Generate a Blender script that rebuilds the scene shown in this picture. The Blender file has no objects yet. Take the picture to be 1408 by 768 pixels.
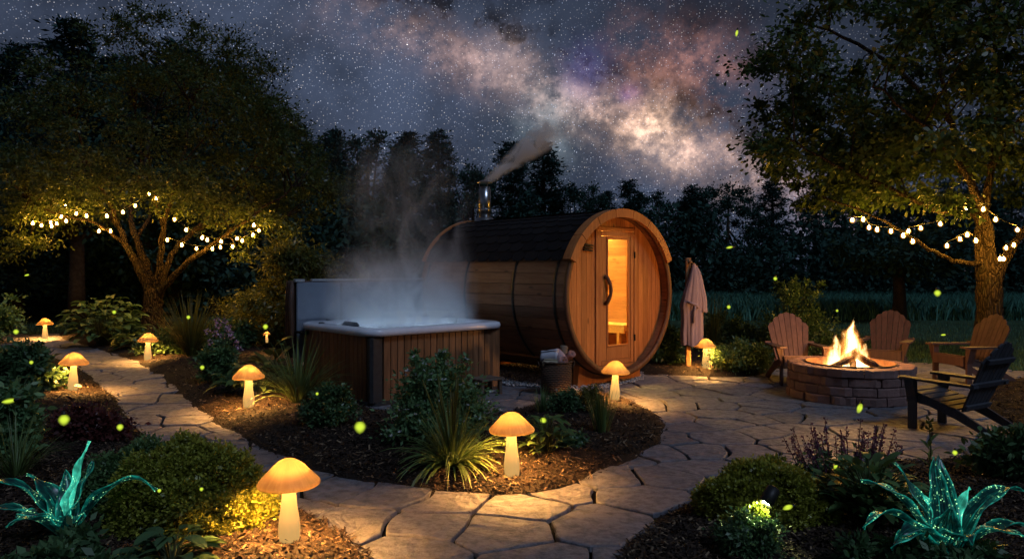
import bpy, math, random
import numpy as np
from mathutils import Vector, Matrix, noise as mnoise
random.seed(7); rng = np.random.default_rng(11)
SC = bpy.context.scene
COL = SC.collection
R = math.radians
PI = math.pi

# ------------------------------------------------------------------ camera
CAMZ = 1.55; FPX = 1017.0; HY = 370.0; CX = 704.0
cd = bpy.data.cameras.new('camera'); cam = bpy.data.objects.new('camera', cd); COL.objects.link(cam)
cam.location = (0, 0, CAMZ); cam.rotation_euler = (R(90), 0, 0)
cd.sensor_width = 36; cd.lens = 36 * FPX / 1408; cd.shift_y = -14 / 1408
cd.clip_start = 0.05; cd.clip_end = 600
SC.camera = cam
SC.view_settings.view_transform = 'Standard'; SC.view_settings.look = 'None'
SC.view_settings.exposure = 0.0; SC.view_settings.gamma = 1.0
cy = SC.cycles
cy.max_bounces = 6; cy.diffuse_bounces = 3; cy.glossy_bounces = 3; cy.transmission_bounces = 4
cy.transparent_max_bounces = 12; cy.volume_bounces = 2
cy.caustics_reflective = False; cy.caustics_refractive = False
cy.sample_clamp_indirect = 4.0
cy.use_denoising = True

# ------------------------------------------------------------------ night sky (world)
W = bpy.data.worlds.new('World'); SC.world = W; W.use_nodes = True
def world():
    nt = W.node_tree; nt.nodes.clear(); L = nt.links.new
    def N(t, **k):
        n = nt.nodes.new(t)
        for a, b in k.items(): setattr(n, a, b)
        return n
    def M(op, a, b=None, c=None, clamp=False):
        n = N('ShaderNodeMath', operation=op); n.use_clamp = clamp
        for i, v in enumerate((a, b, c)):
            if v is None: continue
            if isinstance(v, (int, float)): n.inputs[i].default_value = v
            else: L(v, n.inputs[i])
        return n.outputs[0]
    def VM(op, a, b):
        n = N('ShaderNodeVectorMath', operation=op)
        for i, v in enumerate((a, b)):
            if isinstance(v, (tuple, list, Vector)): n.inputs[i].default_value = tuple(v)
            else: L(v, n.inputs[i])
        return n.outputs['Value'] if op == 'DOT_PRODUCT' else n.outputs[0]
    def MR(v, a, b, c=0., d=1.):
        n = N('ShaderNodeMapRange', interpolation_type='SMOOTHSTEP')
        L(v, n.inputs[0])
        for i, x in enumerate((a, b, c, d)): n.inputs[i + 1].default_value = x
        return n.outputs[0]
    def NZ(v, s, det=8, rough=.6, dist=0.):
        n = N('ShaderNodeTexNoise'); L(v, n.inputs['Vector'])
        n.inputs['Scale'].default_value = s; n.inputs['Detail'].default_value = det
        n.inputs['Roughness'].default_value = rough; n.inputs['Distortion'].default_value = dist
        return n.outputs['Fac']
    def SCALE(col, f):
        n = N('ShaderNodeVectorMath', operation='SCALE')
        if isinstance(col, tuple): n.inputs[0].default_value = col
        else: L(col, n.inputs[0])
        if isinstance(f, (int, float)): n.inputs['Scale'].default_value = f
        else: L(f, n.inputs['Scale'])
        return n.outputs[0]
    def ADD(a, b): return VM('ADD', a, b)
    tc = N('ShaderNodeTexCoord')
    d = N('ShaderNodeVectorMath', operation='NORMALIZE'); L(tc.outputs['Generated'], d.inputs[0]); d = d.outputs[0]
    def pd(px, py): return Vector(((px - CX) / FPX, 1, (HY - py) / FPX)).normalized()
    a, b = pd(480, 22), pd(960, 200)
    n = a.cross(b).normalized()
    if n.z < 0: n = -n
    e = (b - a).normalized()
    q0 = VM('DOT_PRODUCT', d, n)                      # height above the band
    wob = NZ(d, 3.4, 4, .55); wob2 = NZ(d, 12., 6, .6)
    q = M('ADD', q0, M('ADD', M('MULTIPLY', M('SUBTRACT', wob, .5), .07), M('MULTIPLY', M('SUBTRACT', wob2, .5), .035)))
    ta = VM('DOT_PRODUCT', d, e)
    def along(px, py): return pd(px, py).dot(e)
    def gauss(x, w): return M('EXPONENT', M('MULTIPLY', M('POWER', M('DIVIDE', M('ABSOLUTE', x), w), 2.), -1.))
    def spot(px, py, r):                              # a cloud of that angular size round one sky direction
        v = VM('SUBTRACT', d, pd(px, py)); ln = N('ShaderNodeVectorMath', operation='LENGTH'); L(v, ln.inputs[0])
        return gauss(M('ADD', ln.outputs['Value'], M('MULTIPLY', M('SUBTRACT', wob2, .5), r * .9)), r)
    cl = NZ(d, 7.5, 14, .62, .0); cl2 = NZ(d, 21., 14, .70, .0); cl3 = NZ(d, 4.2, 12, .6, .0); fine = NZ(d, 62., 8, .72)
    wide = gauss(M('ADD', q0, .06), .15)
    mid = gauss(q, .031)
    fade = MR(ta, along(330, 0), along(620, 40))
    cloud = MR(cl, .40, .62); cloud2 = MR(cl2, .38, .62); cloud3 = MR(cl3, .35, .65)
    lump = M('MULTIPLY', M('ADD', M('MULTIPLY', cloud, .5), M('MULTIPLY', M('POWER', cloud2, 1.4), .8)), MR(fine, .34, .64, .45, 1.35))
    col = SCALE((.022, .029, .048), M('ADD', .62, M('MULTIPLY', cloud3, .5)))
    col = ADD(col, SCALE((.042, .057, .098), M('MULTIPLY', wide, M('ADD', .30, M('MULTIPLY', cloud3, .8)))))
    col = ADD(col, SCALE((.27, .165, .14), M('MULTIPLY', M('MULTIPLY', mid, fade), M('ADD', lump, .06))))
    core = M('MULTIPLY', gauss(M('ADD', q, .004), .040), gauss(M('SUBTRACT', ta, along(900, 180)), .13))
    col = ADD(col, SCALE((.56, .35, .23), M('MULTIPLY', core, M('ADD', .10, M('MULTIPLY', lump, .95)))))
    col = ADD(col, SCALE((.40, .27, .17), M('MULTIPLY', spot(905, 172, .040), M('ADD', .08, lump))))
    col = ADD(col, SCALE((.38, .26, .22), M('MULTIPLY', spot(692, 84, .030), M('ADD', .1, lump))))
    col = ADD(col, SCALE((.11, .15, .17), M('MULTIPLY', spot(755, 165, .05), M('ADD', .3, cloud2))))
    col = ADD(col, SCALE((.30, .125, .085), M('MULTIPLY', spot(895, 92, .050), M('MULTIPLY', lump, 1.1))))
    col = ADD(col, SCALE((.26, .11, .08), M('MULTIPLY', spot(975, 112, .050), M('MULTIPLY', lump, 1.2))))
    col = ADD(col, SCALE((.10, .09, .30), M('MULTIPLY', spot(805, 100, .030), M('ADD', .2, cloud2))))
    col = ADD(col, SCALE((.16, .05, .26), M('MULTIPLY', spot(866, 132, .014), M('ADD', .3, cloud2))))
    rift = M('MULTIPLY', MR(cl2, .44, .58), gauss(M('SUBTRACT', q, .046), .032))
    rift2 = M('MULTIPLY', MR(cl, .50, .60), gauss(M('SUBTRACT', q, .125), .06))
    col = SCALE(col, M('SUBTRACT', 1., M('MULTIPLY', rift, .78)))
    col = SCALE(col, M('SUBTRACT', 1., M('MULTIPLY', rift2, .45)))
    # stars: cells of three sizes, each with its own brightness
    def stars(s, rad, pw, amp, seedv):
        v = N('ShaderNodeTexVoronoi'); v.feature = 'F1'
        L(VM('ADD', d, seedv), v.inputs['Vector']); v.inputs['Scale'].default_value = s
        m = MR(v.outputs['Distance'], rad, rad * .2)
        sp = N('ShaderNodeSeparateColor'); L(v.outputs['Color'], sp.inputs[0])
        br = M('MULTIPLY', M('POWER', sp.outputs[0], pw), amp)
        tint = N('ShaderNodeMix', data_type='RGBA'); L(sp.outputs[1], tint.inputs[0])
        tint.inputs[6].default_value = (.70, .85, 1.25, 1); tint.inputs[7].default_value = (1.15, 1., .85, 1)
        return SCALE(tint.outputs[2], M('MULTIPLY', m, br))
    st = ADD(stars(360, .31, 2., .46, (.3, .1, .7)), stars(170, .125, 4., .75, (3.1, .4, 1.7)))
    st = ADD(st, stars(60, .055, 8., 2.6, (7.3, 2.4, 5.1)))
    col = ADD(col, SCALE(st, M('ADD', .75, M('MULTIPLY', wide, .9))))
    hz = N('ShaderNodeSeparateXYZ'); L(d, hz.inputs[0])
    col = SCALE(col, MR(hz.outputs[2], -.05, .02, .12, 1.))
    # last trace of twilight through the Sky Texture
    sky = N('ShaderNodeTexSky'); sky.sky_type = 'NISHITA'; sky.sun_disc = False
    sky.sun_elevation = R(-4); sky.sun_rotation = R(150)
    col = ADD(col, SCALE(sky.outputs[0], .05))
    bg = N('ShaderNodeBackground'); L(col, bg.inputs[0]); bg.inputs[1].default_value = 1.0
    o = N('ShaderNodeOutputWorld'); L(bg.outputs[0], o.inputs[0])
    W.cycles.sampling_method = 'MANUAL'; W.cycles.sample_map_resolution = 256
world()
# moonlight
ld = bpy.data.lights.new('moon', 'SUN'); ld.energy = .85; ld.angle = R(14); ld.color = (.54, .70, 1.0)
mo = bpy.data.objects.new('moon', ld); COL.objects.link(mo)
mo.rotation_euler = Vector((-.50, .60, -.85)).to_track_quat('-Z', 'Y').to_euler()

# ------------------------------------------------------------------ helpers
def G(px, py, z=0.):
    """ground point of a place in the garden"""
    Y = FPX * (CAMZ - z) / (py - HY)
    return ((px - CX) / FPX * Y, Y)
def P3(px, py, Y): return Vector(((px - CX) / FPX * Y, Y, CAMZ + (HY - py) / FPX * Y))
def tag(o, label=None, cat=None, group=None, kind=None):
    if label: o['label'] = label
    if cat: o['category'] = cat
    if group: o['group'] = group
    if kind: o['kind'] = kind
    return o
def empty(name, loc=(0, 0, 0), rz=0.):
    o = bpy.data.objects.new(name, None); COL.objects.link(o); o.location = loc; o.rotation_euler = (0, 0, rz)
    o.empty_display_size = .1
    return o
def thing(name, label, cat, loc=(0, 0, 0), rz=0., group=None): return tag(empty(name, loc, rz), label, cat, group)
def copy_tree(o, parent=None):
    c = o.copy(); COL.objects.link(c)
    if parent is not None: c.parent = parent
    for ch in list(o.children): copy_tree(ch, c)
    return c
class MB:
    def __init__(s): s.v = []; s.f = []; s.mi = []; s.cur = 0
    def add(s, vs, fs):
        b = len(s.v); s.v.extend([tuple(x) for x in vs])
        for f in fs: s.f.append(tuple(b + i for i in f)); s.mi.append(s.cur)
    def box(s, c, size, M=None, bev=0.):
        x, y, z = (k / 2 for k in size)
        if bev:
            b = min(bev, x * .9, y * .9, z * .9)
            vs = []
            for sx in (-1, 1):
                for sy in (-1, 1):
                    for sz in (-1, 1):
                        vs += [(sx * (x - b), sy * (y - b), sz * z), (sx * (x - b), sy * y, sz * (z - b)), (sx * x, sy * (y - b), sz * (z - b))]
            def i(sx, sy, sz, k): return ((sx > 0) * 4 + (sy > 0) * 2 + (sz > 0)) * 3 + k
            fs = []
            for sg in (-1, 1):
                fs.append([i(-1, -1, sg, 0), i(1, -1, sg, 0), i(1, 1, sg, 0), i(-1, 1, sg, 0)])
                fs.append([i(-1, sg, -1, 1), i(1, sg, -1, 1), i(1, sg, 1, 1), i(-1, sg, 1, 1)])
                fs.append([i(sg, -1, -1, 2), i(sg, 1, -1, 2), i(sg, 1, 1, 2), i(sg, -1, 1, 2)])
                for s2 in (-1, 1):
                    fs.append([i(-1, sg, s2, 0), i(1, sg, s2, 0), i(1, sg, s2, 1), i(-1, sg, s2, 1)])
                    fs.append([i(sg, -1, s2, 0), i(sg, 1, s2, 0), i(sg, 1, s2, 2), i(sg, -1, s2, 2)])
                    fs.append([i(sg, s2, -1, 1), i(sg, s2, 1, 1), i(sg, s2, 1, 2), i(sg, s2, -1, 2)])
                    for s3 in (-1, 1): fs.append([i(sg, s2, s3, 0), i(sg, s2, s3, 1), i(sg, s2, s3, 2)])
        else:
            vs = [(sx * x, sy * y, sz * z) for sx in (-1, 1) for sy in (-1, 1) for sz in (-1, 1)]
            fs = [(0, 1, 3, 2), (4, 6, 7, 5), (0, 4, 5, 1), (2, 3, 7, 6), (0, 2, 6, 4), (1, 5, 7, 3)]
        c = Vector(c)
        vs = [(M @ Vector(p) if M else Vector(p)) + c for p in vs]
        s.add(vs, fs)
    def tube(s, pts, rad, n=8, cap=True, squash=None):
        pts = [Vector(p) for p in pts]; m = len(pts)
        if isinstance(rad, (int, float)): rad = [rad] * m
        t0 = (pts[1] - pts[0]).normalized()
        u = t0.orthogonal().normalized(); vs = []
        for i in range(m):
            t = (pts[min(i + 1, m - 1)] - pts[max(i - 1, 0)])
            if t.length < 1e-9: t = t0.copy()
            t.normalize(); u = (u - t * u.dot(t))
            if u.length < 1e-6: u = t.orthogonal()
            u.normalize(); w = t.cross(u)
            for k in range(n):
                a = 2 * PI * k / n
                vs.append(pts[i] + (u * math.cos(a) + w * math.sin(a)) * rad[i])
        fs = [(i * n + k, i * n + (k + 1) % n, (i + 1) * n + (k + 1) % n, (i + 1) * n + k) for i in range(m - 1) for k in range(n)]
        if cap: fs += [tuple(range(n - 1, -1, -1)), tuple((m - 1) * n + k for k in range(n))]
        s.add(vs, fs)
    def lathe(s, prof, n=24, wob=None, cap0=True, cap1=True, c=(0, 0, 0)):
        vs = []
        for (r, z) in prof:
            for k in range(n):
                a = 2 * PI * k / n
                rr = r * (wob(a, z) if wob else 1)
                vs.append((c[0] + rr * math.cos(a), c[1] + rr * math.sin(a), c[2] + z))
        m = len(prof)
        fs = [(i * n + k, i * n + (k + 1) % n, (i + 1) * n + (k + 1) % n, (i + 1) * n + k) for i in range(m - 1) for k in range(n)]
        if cap0: fs.append(tuple(range(n - 1, -1, -1)))
        if cap1: fs.append(tuple((m - 1) * n + k for k in range(n)))
        s.add(vs, fs)
    def blade(s, base, d, up, L, Wd, droop=.6, n=5, fold=.15, shape=None, twist=0.):
        """a curved leaf of three columns; returns tip"""
        base = Vector(base); d = Vector(d).normalized(); vs = []
        p = base.copy(); st = L / n
        for i in range(n + 1):
            f = i / n
            side = d.cross(Vector(up))
            if side.length < 1e-4: side = Vector((1, 0, 0))
            side.normalize()
            if twist: side = Matrix.Rotation(twist * f, 3, d) @ side
            nr = side.cross(d).normalized()
            w = (shape(f) if shape else math.sin(PI * min(1, f * .93 + .07)) ** .8) * Wd / 2
            vs += [p - side * w + nr * w * fold * 2, p, p + side * w + nr * w * fold * 2]
            d = (d + Vector((0, 0, -1)) * droop / n).normalized()
            p = p + d * st
        fs = []
        for i in range(n):
            a = i * 3
            fs += [(a, a + 1, a + 4, a + 3), (a + 1, a + 2, a + 5, a + 4)]
        s.add(vs, fs)
        return p
    def build(s, name, mats, parent=None, smooth=False, loc=None):
        me = bpy.data.meshes.new(name)
        me.from_pydata(s.v, [], s.f)
        if not isinstance(mats, (list, tuple)): mats = [mats]
        for m in mats: me.materials.append(m)
        if len(mats) > 1: me.polygons.foreach_set('material_index', s.mi)
        if smooth: me.polygons.foreach_set('use_smooth', [True] * len(me.polygons))
        me.update()
        o = bpy.data.objects.new(name, me); COL.objects.link(o)
        if parent is not None: o.parent = parent
        if loc is not None: o.location = loc
        return o
def np_mesh(name, V, F, mats, parent=None, smooth=False, mi=None):
    """V (n,3) array, F (m,k) array of equal faces"""
    me = bpy.data.meshes.new(name); V = np.asarray(V, dtype=np.float32); F = np.asarray(F, dtype=np.int32)
    k = F.shape[1]
    me.vertices.add(len(V)); me.vertices.foreach_set('co', V.ravel())
    me.loops.add(F.size); me.loops.foreach_set('vertex_index', F.ravel())
    me.polygons.add(len(F)); me.polygons.foreach_set('loop_start', np.arange(0, F.size, k, dtype=np.int32))
    me.polygons.foreach_set('loop_total', np.full(len(F), k, dtype=np.int32))
    if not isinstance(mats, (list, tuple)): mats = [mats]
    for m in mats: me.materials.append(m)
    if mi is not None: me.polygons.foreach_set('material_index', np.asarray(mi, dtype=np.int32))
    if smooth: me.polygons.foreach_set('use_smooth', np.ones(len(F), dtype=bool))
    me.update(calc_edges=True); me.validate()
    o = bpy.data.objects.new(name, me); COL.objects.link(o)
    if parent is not None: o.parent = parent
    return o
def nrm(a): return a / np.maximum(np.linalg.norm(a, axis=1, keepdims=True), 1e-9)
def leaf_arrays(P, D, size, aspect=.5, fold=.12, hexa=False, flat=.5):
    """leaf faces at P pointing along D"""
    n = len(P); D = nrm(D)
    Nn = rng.normal(size=(n, 3)); Nn[:, 2] += flat * 3; Nn = Nn - D * np.sum(Nn * D, 1, keepdims=True); Nn = nrm(Nn)
    S = np.cross(D, Nn)
    L = (np.asarray(size) * rng.uniform(.65, 1.25, n))[:, None]; w = L * aspect * .5
    if hexa:
        V = np.stack([P, P + D * L * .3 + S * w * .85 + Nn * w * fold * 2, P + D * L * .65 + S * w * .8 + Nn * w * fold,
                      P + D * L - Nn * w * .3, P + D * L * .65 - S * w * .8 + Nn * w * fold, P + D * L * .3 - S * w * .85 + Nn * w * fold * 2], 1)
        F = np.arange(n * 6).reshape(n, 6)
    else:
        V = np.stack([P, P + D * L * .45 + S * w + Nn * w * fold * 2, P + D * L, P + D * L * .45 - S * w + Nn * w * fold * 2], 1)
        F = np.arange(n * 4).reshape(n, 4)
    return V.reshape(-1, 3), F
def sph(n):
    v = rng.normal(size=(n, 3)); return nrm(v)

# ------------------------------------------------------------------ materials
def mat(name): 
    m = bpy.data.materials.new(name); m.use_nodes = True; m.node_tree.nodes.clear()
    return m
class NT:
    def __init__(s, name):
        s.m = mat(name); s.t = s.m.node_tree; s.out = s.t.nodes.new('ShaderNodeOutputMaterial')
    def n(s, t, ins=None, **k):
        x = s.t.nodes.new(t)
        for a, b in k.items(): setattr(x, a, b)
        for a, b in (ins or {}).items():
            if hasattr(b, 'is_linked') or hasattr(b, 'links'): s.t.links.new(b, x.inputs[a])
            else: x.inputs[a].default_value = b
        return x
    def link(s, a, b): s.t.links.new(a, b)
    def coord(s, kind='Object', scale=(1, 1, 1)):
        tc = s.n('ShaderNodeTexCoord'); mp = s.n('ShaderNodeMapping', {'Scale': scale}); s.link(tc.outputs[kind], mp.inputs['Vector'])
        return mp.outputs[0]
    def pos(s, scale=(1, 1, 1)):
        g = s.n('ShaderNodeNewGeometry'); mp = s.n('ShaderNodeMapping', {'Scale': scale}); s.link(g.outputs['Position'], mp.inputs['Vector'])
        return mp.outputs[0]
    def noise(s, v, scale, det=6, rough=.6, dist=0.):
        return s.n('ShaderNodeTexNoise', {'Vector': v, 'Scale': scale, 'Detail': det, 'Roughness': rough, 'Distortion': dist}).outputs['Fac']
    def ramp(s, f, stops):
        r = s.n('ShaderNodeValToRGB'); s.link(f, r.inputs[0]); el = r.color_ramp.elements
        while len(el) < len(stops): el.new(.5)
        for e, (p, c) in zip(el, stops): e.position = p; e.color = c if len(c) == 4 else (*c, 1)
        return r.outputs[0]
    def mix(s, f, a, b, blend='MIX'):
        x = s.n('ShaderNodeMix', data_type='RGBA', blend_type=blend)
        for i, v in ((0, f), (6, a), (7, b)):
            if isinstance(v, (int, float)): x.inputs[i].default_value = v
            elif isinstance(v, tuple): x.inputs[i].default_value = v if len(v) == 4 else (*v, 1)
            else: s.link(v, x.inputs[i])
        return x.outputs[2]
    def math(s, op, a, b=0., c=None):
        x = s.n('ShaderNodeMath', operation=op)
        for i, v in enumerate((a, b, c)):
            if v is None: continue
            if isinstance(v, (int, float)): x.inputs[i].default_value = v
            else: s.link(v, x.inputs[i])
        return x.outputs[0]
    def mr(s, v, a, b, c=0., d=1.):
        x = s.n('ShaderNodeMapRange', interpolation_type='SMOOTHSTEP'); s.link(v, x.inputs[0])
        for i, q in enumerate((a, b, c, d)): x.inputs[i + 1].default_value = q
        return x.outputs[0]
    def island(s): return s.n('ShaderNodeNewGeometry').outputs['Random Per Island']
    def bump(s, h, strength=.3, dist=.01):
        b = s.n('ShaderNodeBump', {'Height': h, 'Strength': strength, 'Distance': dist}); return b.outputs[0]
    def pbr(s, col, rough=.6, normal=None, metal=0., spec=.4, **ins):
        b = s.n('ShaderNodeBsdfPrincipled', {'Metallic': metal, 'Specular IOR Level': spec})
        if isinstance(col, tuple): b.inputs['Base Color'].default_value = col if len(col) == 4 else (*col, 1)
        else: s.link(col, b.inputs['Base Color'])
        if isinstance(rough, (int, float)): b.inputs['Roughness'].default_value = rough
        else: s.link(rough, b.inputs['Roughness'])
        if normal is not None: s.link(normal, b.inputs['Normal'])
        for k, v in ins.items(): b.inputs[k.replace('_', ' ')].default_value = v
        return b.outputs[0]
    def done(s, sh): s.link(sh, s.out.inputs['Surface']); return s.m
def wood(name, c1, c2, axis='Z', rough=.6, knots=True, var=.35, spec=.3, scale=1.):
    t = NT(name); sc = {'X': (1.2, 14, 14), 'Y': (14, 1.2, 14), 'Z': (14, 14, 1.2)}[axis]
    isl = t.island()
    off = t.n('ShaderNodeVectorMath', {0: t.coord('Object', tuple(k * scale for k in sc)), 1: (0, 0, 0)}, operation='ADD')
    cb = t.n('ShaderNodeCombineXYZ', {0: t.math('MULTIPLY', isl, 37.), 1: t.math('MULTIPLY', isl, 91.), 2: t.math('MULTIPLY', isl, 13.)}); t.link(cb.outputs[0], off.inputs[1])
    v = off.outputs[0]
    g = t.noise(v, 1.6, 8, .65, .6); g2 = t.noise(v, 7., 4, .7)
    c = t.mix(t.mr(g, .3, .7), c1, c2)
    c = t.mix(t.math('MULTIPLY', t.mr(g2, .45, .75), .35), c, tuple(k * .45 for k in c1))
    if knots:
        sk = {'X': (3, 9, 9), 'Y': (9, 3, 9), 'Z': (9, 9, 3)}[axis]
        ov = t.n('ShaderNodeVectorMath', {0: t.coord('Object', sk)}, operation='ADD'); t.link(cb.outputs[0], ov.inputs[1])
        vo = t.n('ShaderNodeTexVoronoi', {'Vector': ov.outputs[0], 'Scale': .8}); 
        c = t.mix(t.mr(vo.outputs['Distance'], .16, .06, 0, .75), c, tuple(k * .22 for k in c1))
    hv = t.n('ShaderNodeHueSaturation', {'Color': c}); t.link(t.math('ADD', t.math('MULTIPLY', isl, var), 1 - var / 2), hv.inputs['Value'])
    return t.done(t.pbr(hv.outputs[0], rough, t.bump(g, .25, .004), spec=spec))
def leafm(name, c1, c2, transl=.3, rough=.42, spec=.45):
    t = NT(name); isl = t.island()
    c = t.mix(isl, c1, c2)
    hv = t.n('ShaderNodeHueSaturation', {'Color': c}); t.link(t.math('ADD', t.math('MULTIPLY', t.math('FRACT', t.math('MULTIPLY', isl, 17.3)), .7), .65), hv.inputs['Value'])
    p = t.pbr(hv.outputs[0], rough, spec=spec)
    tr = t.n('ShaderNodeBsdfTranslucent', {'Color': hv.outputs[0]}).outputs[0]
    mx = t.n('ShaderNodeMixShader', {0: transl, 1: p, 2: tr}).outputs[0]
    return t.done(mx)
def plain(name, c, rough=.6, metal=0., spec=.4, nz=.0, nscale=20, bump=.0):
    t = NT(name)
    if nz or bump:
        g = t.noise(t.coord('Object'), nscale, 8, .65)
        col = t.mix(t.mr(g, .3, .7), tuple(k * (1 - nz) for k in c), tuple(min(1, k * (1 + nz)) for k in c))
        return t.done(t.pbr(col, rough, t.bump(g, bump, .01) if bump else None, metal, spec))
    return t.done(t.pbr(c, rough, None, metal, spec))
def emis(name, c, s, base=(0, 0, 0)):
    t = NT(name); e = t.n('ShaderNodeEmission', {'Color': (*c, 1), 'Strength': s}).outputs[0]; return t.done(e)

M = {}
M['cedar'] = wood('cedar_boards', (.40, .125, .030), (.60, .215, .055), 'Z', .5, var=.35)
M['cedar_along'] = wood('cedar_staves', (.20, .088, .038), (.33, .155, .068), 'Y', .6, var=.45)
M['cedar_trim'] = wood('cedar_trim', (.38, .125, .034), (.52, .20, .06), 'Z', .5, knots=False, var=.3)
M['dark_ring'] = wood('dark_stave_ends', (.10, .045, .02), (.2, .09, .04), 'Z', .6, knots=False)
M['inner_wood'] = wood('pale_sauna_boards', (.58, .40, .16), (.76, .56, .27), 'X', .5, var=.3)
M['tubwood'] = wood('tub_cladding', (.14, .062, .030), (.27, .125, .058), 'Z', .45, knots=False, var=.5)
M['tubdark'] = plain('dark_corner_post', (.03, .03, .032), .5, nz=.3)
M['chairwood'] = wood('brown_chair_boards', (.080, .042, .033), (.13, .070, .054), 'Z', .6, knots=False, var=.25)
M['chairdark'] = wood('charcoal_chair_boards', (.036, .038, .046), (.062, .064, .074), 'Z', .55, knots=False, var=.3)
M['postwood'] = wood('weathered_post', (.25, .13, .06), (.40, .22, .11), 'Z', .7)
M['metal_band'] = plain('dark_metal_band', (.05, .045, .04), .45, .7, nz=.3)
M['steel'] = plain('stove_pipe_steel', (.42, .42, .43), .28, 1., nz=.2, nscale=8)
M['iron'] = plain('black_iron', (.02, .018, .017), .5, .4)
M['acrylic'] = plain('pearl_acrylic', (.72, .73, .80), .18, 0., .5, nz=.06, nscale=4)
def bark_mat():
    t = NT('rough_bark'); v = t.coord('Object', (1, 1, .22)); a = t.noise(v, 16, 7, .65, .8); b = t.noise(t.coord('Object'), 5, 5)
    vo = t.n('ShaderNodeTexVoronoi', {'Vector': v, 'Scale': 22.}, feature='DISTANCE_TO_EDGE').outputs['Distance']
    c = t.mix(t.mr(a, .3, .7), (.028, .019, .014), (.085, .058, .040)); c = t.mix(t.mr(b, .5, .7, 0, .5), c, (.05, .055, .04)); c = t.mix(t.mr(vo, .10, .0), c, (.012, .009, .007))
    return t.done(t.pbr(c, .92, t.bump(t.math('ADD', t.math('MULTIPLY', a, .7), t.mr(vo, 0., .25)), 1., .04), spec=.12))
M['bark'] = bark_mat()
M['barkdark'] = plain('dark_bark', (.05, .038, .03), .9, 0, .15, .4, 10, .7)
M['stem'] = plain('green_stem', (.06, .075, .025), .7)
M['apple'] = leafm('orchard_leaf', (.042, .075, .020), (.095, .115, .028), .4)
M['maple'] = leafm('maple_leaf', (.040, .080, .020), (.075, .115, .030), .4)
M['far'] = leafm('far_foliage', (.022, .058, .050), (.038, .085, .068), .15, .85, .08)
M['conifer'] = leafm('conifer_foliage', (.018, .048, .046), (.030, .068, .060), .1, .85, .08)
M['bush'] = leafm('mid_green_leaf', (.075, .15, .05), (.12, .20, .07), .3)
M['bluebush'] = leafm('blue_green_leaf', (.09, .19, .075), (.16, .28, .12), .3)
M['darkbush'] = leafm('dark_green_leaf', (.05, .11, .042), (.085, .155, .06), .25)
M['olive'] = leafm('olive_leaf', (.08, .095, .02), (.14, .14, .03), .4)
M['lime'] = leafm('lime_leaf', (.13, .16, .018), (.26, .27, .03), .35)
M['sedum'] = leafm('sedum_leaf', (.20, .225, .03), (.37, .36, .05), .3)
M['hosta'] = leafm('broad_leaf', (.07, .13, .035), (.12, .18, .05), .3)
M['red'] = leafm('wine_leaf', (.06, .016, .016), (.12, .034, .03), .3)
M['grass'] = leafm('grass_blade', (.09, .15, .042), (.15, .21, .065), .3)
M['lawngrass'] = leafm('lawn_blade', (.08, .18, .11), (.12, .23, .14), .25, .7, .15)
M['meadow'] = leafm('meadow_blade', (.08, .24, .18), (.12, .30, .23), .25, .8, .1)
M['pinkfl'] = leafm('pink_petal', (.50, .27, .42), (.70, .46, .60), .3)
M['whitefl'] = leafm('white_petal', (.45, .5, .5), (.6, .62, .6), .2)
M['salvia'] = leafm('purple_floret', (.075, .025, .06), (.15, .05, .10), .2)
M['orangefl'] = leafm('orange_floret', (.4, .16, .03), (.5, .26, .05), .2)
M['bulb'] = emis('warm_bulb', (1, .48, .05), 1450.)
M['wire'] = plain('black_cord', (.012, .012, .012), .6)
M['lampring'] = emis('mushroom_lamp', (1, .46, .10), 2000.)
def soft_glow(name, c, st, pw, cap=1.):
    t = NT(name); f = t.n('ShaderNodeLayerWeight', {'Blend': .5}).outputs['Facing']
    k = t.math('MULTIPLY', t.math('POWER', t.math('SUBTRACT', 1., f), pw), cap)
    e = t.n('ShaderNodeEmission', {'Color': (*c, 1), 'Strength': st}).outputs[0]; tr = t.n('ShaderNodeBsdfTransparent').outputs[0]
    return t.done(t.n('ShaderNodeMixShader', {0: k, 1: tr, 2: e}).outputs[0])
M['halo_shell'] = soft_glow('bulb_halo', (1, .40, .04), 1.3, 1.8, .75)  # bulb halo painted as emission fading towards the sphere's edge
M['firefly'] = soft_glow('firefly_glow', (.60, .78, .05), 1.25, 4.5)
M['flybody'] = plain('beetle_shell', (.02, .015, .01), .5)

# ------------------------------------------------------------------ ground layers
def poly(pxs): return np.array([G(*p) for p in pxs])
def sdf(Pt, pg):
    """signed distance, positive inside"""
    Pt = np.asarray(Pt); n = len(pg); dmin = np.full(len(Pt), 1e9); ins = np.zeros(len(Pt), bool)
    for i in range(n):
        a = pg[i]; b = pg[(i + 1) % n]; ab = b - a
        t = np.clip(((Pt - a) @ ab) / max(ab @ ab, 1e-9), 0, 1)
        dmin = np.minimum(dmin, np.linalg.norm(Pt - (a + t[:, None] * ab), axis=1))
        c = ((a[1] > Pt[:, 1]) != (b[1] > Pt[:, 1]))
        with np.errstate(divide='ignore', invalid='ignore'):
            xs = (b[0] - a[0]) * (Pt[:, 1] - a[1]) / (b[1] - a[1]) + a[0]
        ins ^= c & (Pt[:, 0] < xs)
    return np.where(ins, dmin, -dmin)
def smooth_poly(pg, it=2):
    for _ in range(it):
        q = np.roll(pg, -1, 0); pg = np.stack([pg * .75 + q * .25, pg * .25 + q * .75], 1).reshape(-1, 2)
    return pg
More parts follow.
